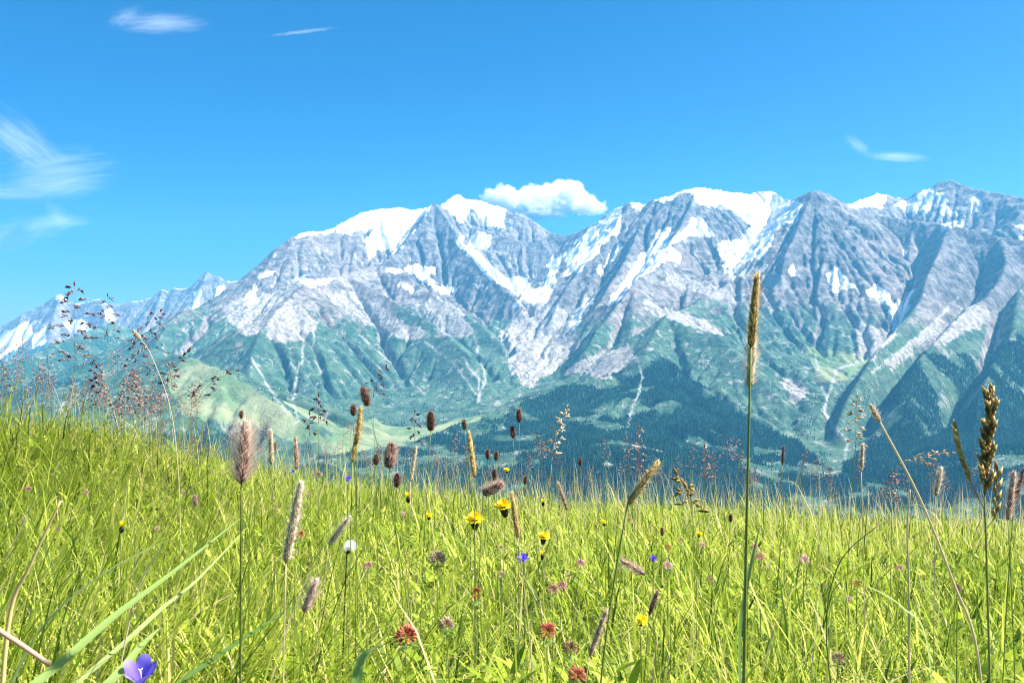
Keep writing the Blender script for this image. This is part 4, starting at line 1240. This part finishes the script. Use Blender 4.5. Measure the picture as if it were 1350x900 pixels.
brown_head('tiny brown plantain head alone above the middle of the crest', 765, 608, 11, 2.4, 0, 0, .38)
brown_head('tiny dark plantain head beside the tall golden spike stem', 963, 682, 11, 1.7, 0, -1, .38, tuft=.1)
brown_head('reddish small plantain head in the combed grass of the hump', 258, 659, 15, 1.3, -6, 4, .3, M_PINKISH)
brown_head('tiny brown plantain head floating above the hump in front of the green hill', 318, 546, 11, 1.6, 0, 3, .42)
brown_head('pinkish fuzzy head leaning over beside the golden blade', 637, 634, 32, 1.15, 62, -10, .34, M_PINKISH, tuft=.9)
brown_head('dark bud like head half hidden behind the slanting golden spike', 873, 700, 11, 1.8, 0, 0, .3, tuft=.1)
brown_head('small dark head against the grass edge under the pale nodding panicle', 692, 632, 12, 1.9, 8, 0, .3, tuft=.2)
brown_head('small brown head low on the slope left of the plantain cluster', 362, 588, 12, 1.9, 0, 2, .3, tuft=.3)

# ---- grass spikes
grass_spike('very tall dark and golden grass spike rising against the mountain', 993, 412, 92, 16, .78, 4, -6, M_GOLD, None, .5, pale_top=.35, tint=(0, .55), sr=.0014, st=.6)
grass_spike('cream coloured husk below the very tall dark spike on the same line', 990, 478, 66, 17, .80, 3, -4, M_PALE, None, .7, tint=(.2, 1), sr=.0012, st=.6)
grass_spike('thick fluffy pinkish brown foxtail with a cream top', 322, 600, 74, 30, .72, 6, -8, M_PINKISH, None, 1.0, pale_top=.5, tint=(0, .45), sr=.0012, st=.3)
grass_spike('long pale straw spike standing close to the viewer', 388, 690, 105, 16, .70, 12, 0, M_PALE, M_STRAW, .6, tint=(.2, 1))
grass_spike('slim golden brown spike between the two dark plantain heads', 473, 562, 46, 10, 1.05, 6, -4, M_GOLD, None, .3, tint=(.2, .8))
grass_spike('short golden forked spike below the slim golden brown one', 467, 592, 34, 9, 1.05, 8, -2, M_GOLD, None, .3, tint=(.1, .9))
grass_spike('twisted golden spike leaning in front of the forest at the crest', 622, 600, 58, 9, 1.1, -8, 0, M_GOLD, None, .3, tint=(.3, 1))
grass_spike('thick golden spike slanting to the upper right over the crest', 847, 638, 66, 13, .95, 36, -40, M_GOLD, None, .5, tint=(.3, .9), sr=.0013)
grass_spike('upright golden brown blade like spike touching a yellow hawkbit', 679, 680, 58, 10, 1.0, -8, 24, M_GOLD, M_STRAW, .2, tint=(.4, .9))
grass_spike('blunt brown spike lying almost flat above the grass', 836, 748, 34, 12, 1.1, -60, 24, M_TAN, None, .8, tint=(.1, .8))
grass_spike('dark brown upright spike near the sunken yellow hawkbit', 861, 795, 32, 9, 1.05, 18, -8, M_BROWN, None, .5, tint=(.1, .8))
grass_spike('pale pinkish spike tilted to the right near the dandelion clock', 447, 700, 44, 10, 1.0, 36, -30, M_PALE, M_STRAW, .8, tint=(.2, .9))
grass_spike('short pale pink spike low in the grass at the left of centre', 409, 786, 44, 15, .85, 22, -14, M_PINKISH, None, .9, tint=(.4, 1))
grass_spike('narrow pale spike in the middle foreground leaning right', 788, 835, 62, 10, .85, 20, -22, M_TAN, M_STRAW, .3, tint=(.2, .9))
grass_spike('small brown tipped spike behind the long pale one', 390, 598, 40, 8, .95, -4, 0, M_TAN, None, .3, tint=(0, .7))
grass_spike('pale pinkish thin spike upright in front of the green hill', 358, 590, 44, 9, 1.2, 0, 0, M_PALE, None, .7, tint=(.2, .9))
grass_spike('cream spike standing just below the tall nodding purple panicle', 1136, 604, 34, 7, 1.3, 2, 4, M_PALE, M_STRAW, .4, tint=(.3, 1))
grass_spike('pale buff spike leaning right of the thin straw stalk', 1238, 636, 36, 9, 1.2, 14, -8, M_PALE, M_STRAW, .6, tint=(.3, 1))
grass_spike('short dark spike peeking over the crest behind the tall stalk', 1032, 601, 24, 5, 2.0, 2, 0, M_BROWN, None, .2, tint=(0, .5))
grass_spike('pink edged spike at the right margin behind the dark one', 1333, 655, 60, 11, .95, 8, 0, M_PINKISH, None, .8, tint=(.3, 1))
grass_spike('dark spike crossing the pink edged one at the right margin', 1343, 640, 44, 8, 1.0, 16, 0, M_BROWN, None, .4, tint=(.1, .7))
grass_spike('white green narrow spike by the brown plantain cluster', 545, 612, 44, 6, 1.4, 10, -6, M_PALE, M_STRAW, .3, tint=(.5, 1))
grass_spike('narrow brown spike upright among blades left of the golden slanting one', 742, 655, 36, 7, 1.5, -18, 10, M_TAN, None, .3, tint=(0, .8))
grass_spike('little dark spike in the slope grass under the long drooping spikelets', 905, 643, 26, 6, 1.6, -30, 10, M_GOLD, None, .3, tint=(0, .8))

# ---- the big dark brome with its golden side branch
def brome():
    Y = .92
    e, h = plant('brome_grass', 'sturdy brome with dark overlapping spikelets and one golden side branch', 'grass stalk', None, 1298, 650, Y, -2)
    d = stem(e, h, .0015, .0011, .75)
    u = Y / F
    m = MB()
    axis = [h + np.array([t * 9 * u, 0, t * 138 * u]) for t in np.linspace(0, 1, 8)]
    m.tube(axis, list(np.linspace(.0013, .0005, 8)), .2, 5)
    for i in range(15):
        t = i / 14
        p = h + np.array([t * 9 * u, 0, t * 112 * u])
        sgn = -1 if i % 2 else 1
        dv = np.array([sgn * (.34 - .16 * t), rnd(-.25, .25), 1.0]); dv /= np.linalg.norm(dv)
        L = rnd(28, 40) * u
        for j in range(7):                                  # each spikelet: overlapping scales in two rows
            tt = j / 7
            s2 = 1 if j % 2 else -1
            m.scale(p + dv * L * tt * .75, dv + np.array([s2 * .28, .1 * s2, 0]), L * .42, L * .085, rnd(0, .6) + .3 * (j > 4), .6)
    m.build('seed_spike', M_GOLD, e)
    m = MB()
    p0 = h + np.array([0, 0, -22 * u]); p1 = h + np.array([-36 * u, 0, 80 * u])
    m.tube([p0, p0 * .6 + p1 * .4 + np.array([-6 * u, 0, 0]), p1], [.0007, .0006, .0004], .5, 5)
    for i in range(16):
        t = .35 + .65 * i / 15
        p = p0 * (1 - t) + p1 * t + np.array([-5 * u * math.sin(math.pi * t), 0, 0])
        s2 = 1 if i % 2 else -1
        m.scale(p, np.array([-.45 + s2 * .22, .1 * s2, 1.0]), 19 * u, 3.0 * u, rnd(.4, 1), .6)
    m.build('side_branch', M_GOLD, e)
    m = MB()
    for i in range(9):
        t = i / 8
        p = h + np.array([14 * u + 3 * u * t, 0, (-36 + 62 * t) * u]); s2 = 1 if i % 2 else -1
        m.scale(p, np.array([.15 + s2 * .3, 0, 1.0]), 20 * u, 3 * u, rnd(.1, .8), .6)
    m.tube([h + np.array([0, 0, -50 * u]), h + np.array([15 * u, 0, -30 * u]), h + np.array([17 * u, 0, 26 * u])], .0005, .4, 4)
    m.build('side_branch', M_GOLD, e)
brome()

# ---- long bent straw stalk, dry stalks
def stalk(label, pts_px, Y, r0, r1, mat, tint, head=None, name='straw_stalk', group=None):
    P = [np.array(at(px, py, Y + dy)) for px, py, dy in pts_px]
    fx, fy = P[0][0], P[0][1]
    gz = float(ground_z(fx, fy))
    e = bpy.data.objects.new(name, None); COL.objects.link(e); e.location = (fx, fy, gz)
    e['label'] = label; e['category'] = 'grass stalk'
    if group: e['group'] = group
    o = np.array([fx, fy, gz])
    Q = [np.array([0., 0, 0])] + [p - o for p in P[1:]]
    # smooth through the given points
    S_ = []
    for i in range(len(Q) - 1):
        a = Q[max(i - 1, 0)]; b = Q[i]; c = Q[i + 1]; d = Q[min(i + 2, len(Q) - 1)]
        for t in np.linspace(0, 1, 7)[:-1]:
            S_.append(.5 * ((2 * b) + (c - a) * t + (2 * a - 5 * b + 4 * c - d) * t * t + (3 * b - a - 3 * c + d) * t ** 3))
    S_.append(Q[-1])
    m = MB(); m.tube(S_, list(np.linspace(r0, r1, len(S_))), tint); m.build('stem', mat, e)
    if head:
        dv = S_[-1] - S_[-3]
        spike_mesh(S_[-1], dv, head[0] / F * Y, head[1] / F * Y / 2, 50, head[0] / F * Y * .16, head[1] / F * Y * .12, .7, .004, .4, 1, head[3], (.8, 1)).build('seed_spike', head[2], e)
    return e
stalk('long pale straw stalk arching down to the right with a small cream head', [(1310, 1000, 0), (1290, 870, 0), (1256, 765, 0), (1212, 655, 0), (1160, 556, 0)], .85, .0015, .0010, M_STRAW, .85, (24, 8, M_PALE, (.5, 1)))
stalk('thin cream stalk standing straight beside the long arching one', [(1199, 1000, 0), (1198, 780, 0), (1196, 700, 0), (1200, 645, 0)], .95, .0014, .0008, M_STRAW, .8)
stalk('brown broken twig of grass lying across the lower left corner', [(-160, 1000, 0), (-120, 840, 0), (-50, 806, 0), (10, 838, 0), (66, 876, 0)], .72, .0030, .0022, M_TAN, .6, name='dry_stalk')
stalk('yellow dry stalk curving up in the nearest left grass', [(-10, 1000, 0), (10, 830, 0), (40, 745, 0), (80, 660, 0)], .74, .0026, .0010, M_GOLD, .95, name='dry_stalk')
stalk('thin white dry stalk slanting through the low grass at the left', [(130, 1010, 0), (175, 800, 0), (215, 720, 0)], .85, .0010, .0006, M_STRAW, 1, name='dry_stalk')
stalk('thin bent dark stalk on the right slope among green blades', [(1120, 960, 0), (1090, 850, 0), (1105, 745, 0), (1160, 690, 0)], 1.0, .0010, .0006, M_STEM, .5, name='dry_stalk')
stalk('thin arching green stalk with a pale tip over the hump edge', [(238, 800, 0), (236, 640, 0), (225, 540, 0), (200, 470, 0), (186, 448, 0)], 1.9, .0012, .0008, M_STRAW, .8, (16, 6, M_PALE, (.4, 1)))

# ---- broad blades close to the camera
def broad(label, pts_px, Y, w0, tint, mat=None, name='broad_grass_blade'):
    P = [np.array(at(px, py, Y + dy)) for px, py, dy in pts_px]
    o = np.array([P[0][0], P[0][1], float(ground_z(P[0][0], P[0][1]))])
    Q = [np.zeros(3)] + [p - o for p in P[1:]]
    S_ = []
    for i in range(len(Q) - 1):
        a = Q[max(i - 1, 0)]; b = Q[i]; c = Q[i + 1]; d = Q[min(i + 2, len(Q) - 1)]
        for t in np.linspace(0, 1, 9)[:-1]:
            S_.append(.5 * ((2 * b) + (c - a) * t + (2 * a - 5 * b + 4 * c - d) * t * t + (3 * b - a - 3 * c + d) * t ** 3))
    S_.append(Q[-1])
    n = len(S_); vs = []
    for i, p in enumerate(S_):
        t = i / (n - 1)
        dv = S_[min(i + 1, n - 1)] - S_[max(i - 1, 0)]; dv /= np.linalg.norm(dv)
        sd = np.cross(dv, (.25, -.25, .93)); sd /= np.linalg.norm(sd)
        up = np.cross(sd, dv)
        ww = w0 * (.7 + .3 * math.sin(min(1, 2 * t) * math.pi / 2)) * (1 - t ** 3) * .5 + .0003
        vs += [p - sd * ww, p - up * ww * .3, p + sd * ww]
    fs = []
    for i in range(n - 1):
        k = i * 3
        fs += [(k, k + 1, k + 4, k + 3), (k + 1, k + 2, k + 5, k + 4)]
    m = MB(); m._add(vs, fs, tint)
    ob = m.build(name, mat or M_BLADE)
    ob.location = o
    ob['label'] = label; ob['category'] = 'grass blade'; ob['group'] = 'broad grass blades close to the viewer'
broad('wide pale green blade sweeping from the lower left up to the right', [(-190, 1010, 0), (-40, 970, -.08), (66, 885, -.02), (150, 812, .06), (230, 752, .16), (318, 682, .3)], .72, .009, .55)
broad('second pale green blade just under the wide sweeping one', [(-60, 1010, 0), (60, 980, 0), (150, 893, .05), (185, 852, .1), (212, 826, .16)], .70, .010, .65)
broad('thin blade parallel above the wide sweeping one', [(-120, 1010, 0), (30, 960, 0), (160, 850, .08), (215, 800, .14), (262, 762, .2), (330, 690, .32)], .78, .006, .9)
broad('bright green upright blade near the bottom centre', [(480, 1010, 0), (470, 900, 0), (500, 850, 0)], .74, .011, .5)
broad('dark green blade crossing low in the left grass', [(60, 1010, 0), (200, 930, 0), (300, 855, .1), (400, 790, .25)], .80, .007, .1)
broad('curved yellow green blade on the hump near the orange bud', [(-40, 960, 0), (40, 850, 0), (130, 760, 0), (235, 705, 0)], .85, .006, .95)
broad('tall narrow green blade next to the tall dark stalk', [(985, 1000, 0), (975, 860, 0), (985, 770, 0), (1000, 700, 0)], .84, .006, .4)
broad('bright blade leaning left at the lower right', [(1240, 1010, 0), (1225, 860, 0), (1190, 800, 0), (1140, 770, 0)], .82, .007, .8)

# ---- named panicles
panicle('tall purple brown panicle at the top of the hump reaching the sky', 98, 378, 112, 78, 2.7, 4, 26, 6, .018, .7)
panicle('thin panicle with dark flecks beside the tallest one on the hump', 142, 392, 60, 44, 2.8, 6, 14, 5, .014, .9)
panicle('panicle with a dark hooked tip over the distant snowy range', 196, 404, 60, 50, 2.7, 6, 14, 5, .014, 1.0, hooked=.25)
panicle('loose panicle in the middle of the hump, heavy with purple grains', 182, 440, 60, 56, 2.7, 2, 18, 5, .015, .9)
panicle('dark drooping panicle leaning right at the edge of the hump', 218, 462, 52, 30, 2.4, -6, 12, 5, .014, .6, bendx=30, tint=(0, .5))
panicle('dense pinkish panicle clump in front of the hump, broadest of all', 172, 496, 58, 66, 2.5, 0, 30, 8, .012, 1.0, mat=M_PINKISH)
panicle('dense reddish panicle left of the broadest clump', 132, 490, 50, 26, 2.5, 0, 22, 7, .012, .6, mat=M_PINKISH, tint=(.1, .7))
panicle('small dark upright panicle between the dense clumps', 124, 478, 44, 14, 2.5, 2, 10, 5, .013, .4, tint=(0, .4))
panicle('dark arched panicle over the green hill', 262, 486, 40, 40, 2.2, -10, 10, 4, .014, .9, bendx=40, tint=(0, .6), hooked=.2)
panicle('black flecked small panicle in front of the grey mountain foot', 420, 524, 34, 24, 1.9, -4, 8, 4, .012, .8, tint=(0, .3))
panicle('black flecked tiny panicle lower on the same mountain foot', 408, 548, 26, 18, 2.0, 2, 6, 4, .012, .6, tint=(0, .3))
panicle('faint fine panicle above the tallest plantain head', 492, 484, 40, 44, 1.9, 6, 9, 4, .010, .9, tint=(0, .5), bendx=16)
panicle('sparse dark panicle in front of the pale valley meadow', 547, 545, 40, 26, 1.9, -8, 9, 4, .011, .8, tint=(0, .4))
panicle('silvery panicle nodding right in front of the forest', 728, 540, 62, 26, 1.5, -14, 16, 6, .010, .5, M_PALE, M_STRAW, tint=(.4, 1), bendx=18)
panicle('purple grey panicle on a thin stem before the stream bed', 1128, 526, 64, 26, 1.5, -10, 14, 5, .010, .6, bendx=2, mat=M_PALE, tint=(.1, .9))
panicle('drooping grey panicle hanging right behind the arching straw stalk', 1208, 590, 24, 40, 1.5, -20, 12, 6, .009, .9, M_PALE, tint=(.1, .9), bendx=30, hooked=.6)
panicle('lilac tinted panicle at the crest right of the forest track', 842, 566, 60, 26, 2.2, 0, 14, 5, .011, .6, M_PINKISH, tint=(.2, .9))
panicle('short mauve panicle at the crest left of the tall golden spike', 929, 590, 44, 24, 2.2, 0, 12, 5, .011, .6, M_PINKISH, tint=(.2, .9))
panicle('upright pinkish panicle near the right border of the crest', 1176, 624, 40, 24, 2.0, 0, 14, 6, .010, .6, M_PINKISH, tint=(.2, .8))
panicle('oat like panicle with long drooping dark spikelets on the slope', 912, 628, 50, 44, 1.35, 10, 8, 3, .016, .8, M_GOLD, tint=(0, .7), bendx=-18)

# ---- many more fine panicles along the far edge of the meadow, one kind, copied
def crest_panicles():
    protos = []
    for k in range(5):
        e = bpy.data.objects.new('crest_grass_panicle', None); COL.objects.link(e)
        e['label'] = 'fine purplish grass panicle, one of many along the far meadow edge'; e['category'] = 'grass stalk'; e['group'] = 'fine panicles along the meadow edge'
        hh = np.array([rnd(-.03, .03), 0, rnd(.22, .30)])
        stem(e, hh, .0010, .0006, .5)
        mb, mg = panicle_mesh(hh, rnd(.08, .13), rnd(.022, .045), rnd(10, 16).__int__(), 5, .008, rnd(.4, 1.0), (.1, 1.0), (rnd(-.02, .02), 0))
        join(mb, mg).build('panicle', M_PURPLE if k % 2 else M_PINKISH, e)
        protos.append(e)
    spots = []
    while len(spots) < 120:
        Y = rnd(3.2, 5.6); px = rnd(-60, 1410)
        spots.append((px, Y))
    for i in range(60):
        spots.append((rnd(-30, 270), rnd(2.4, 3.6)))
    for i, (px, Y) in enumerate(spots):
        x = (px - 675) / F * Y
        loc = (x, Y, float(ground_z(x, Y)) - .005)
        if i < 5:
            protos[i].location = loc; protos[i].rotation_euler = (0, 0, rnd(0, 6.28))
        else:
            copy_plant(protos[i % 5], loc, rnd(0, 6.28), rnd(.75, 1.25))
crest_panicles()

# ---- small pale flowers dotted through the whole meadow, one kind, copied
def dotted_flowers():
    protos = []
    for k, (mat, tint) in enumerate(((M_PINK, (.5, 1)), (M_TAN, (.5, 1)), (M_PINK, (.1, .7)))):
        e = bpy.data.objects.new('small_clover', None); COL.objects.link(e)
        e['label'] = 'small pale pinkish clover head, one of many dotted through the meadow'; e['category'] = 'flower'; e['group'] = 'small clover heads dotted through the grass'
        h = np.array([rnd(-.02, .02), 0, .20]); stem(e, h, .0008, .0006, .6)
        m = MB()
        for i in range(36):
            z = 1 - 1.7 * (i + .5) / 36; rr = math.sqrt(1 - z * z); q = i * 2.39996
            o = np.array([rr * math.cos(q), rr * math.sin(q), z])
            m.scale(h + o * .001, o + np.array([0, 0, .2]), .0075 * rnd(.8, 1.1), .0009, rnd(*tint), .6, .7)
        m.build('flower_head', mat, e)
        protos.append(e)
    for i in range(54):
        Y = 1.1 + 3.3 * random.random() ** .8
        x = rnd(-.66, .66) * Y
        loc = (x, Y, float(ground_z(x, Y)) - .02)
        if i < 3:
            protos[i].location = loc
        else:
            copy_plant(protos[i % 3], loc, rnd(0, 6.28), rnd(.75, 1.15))
dotted_flowers()
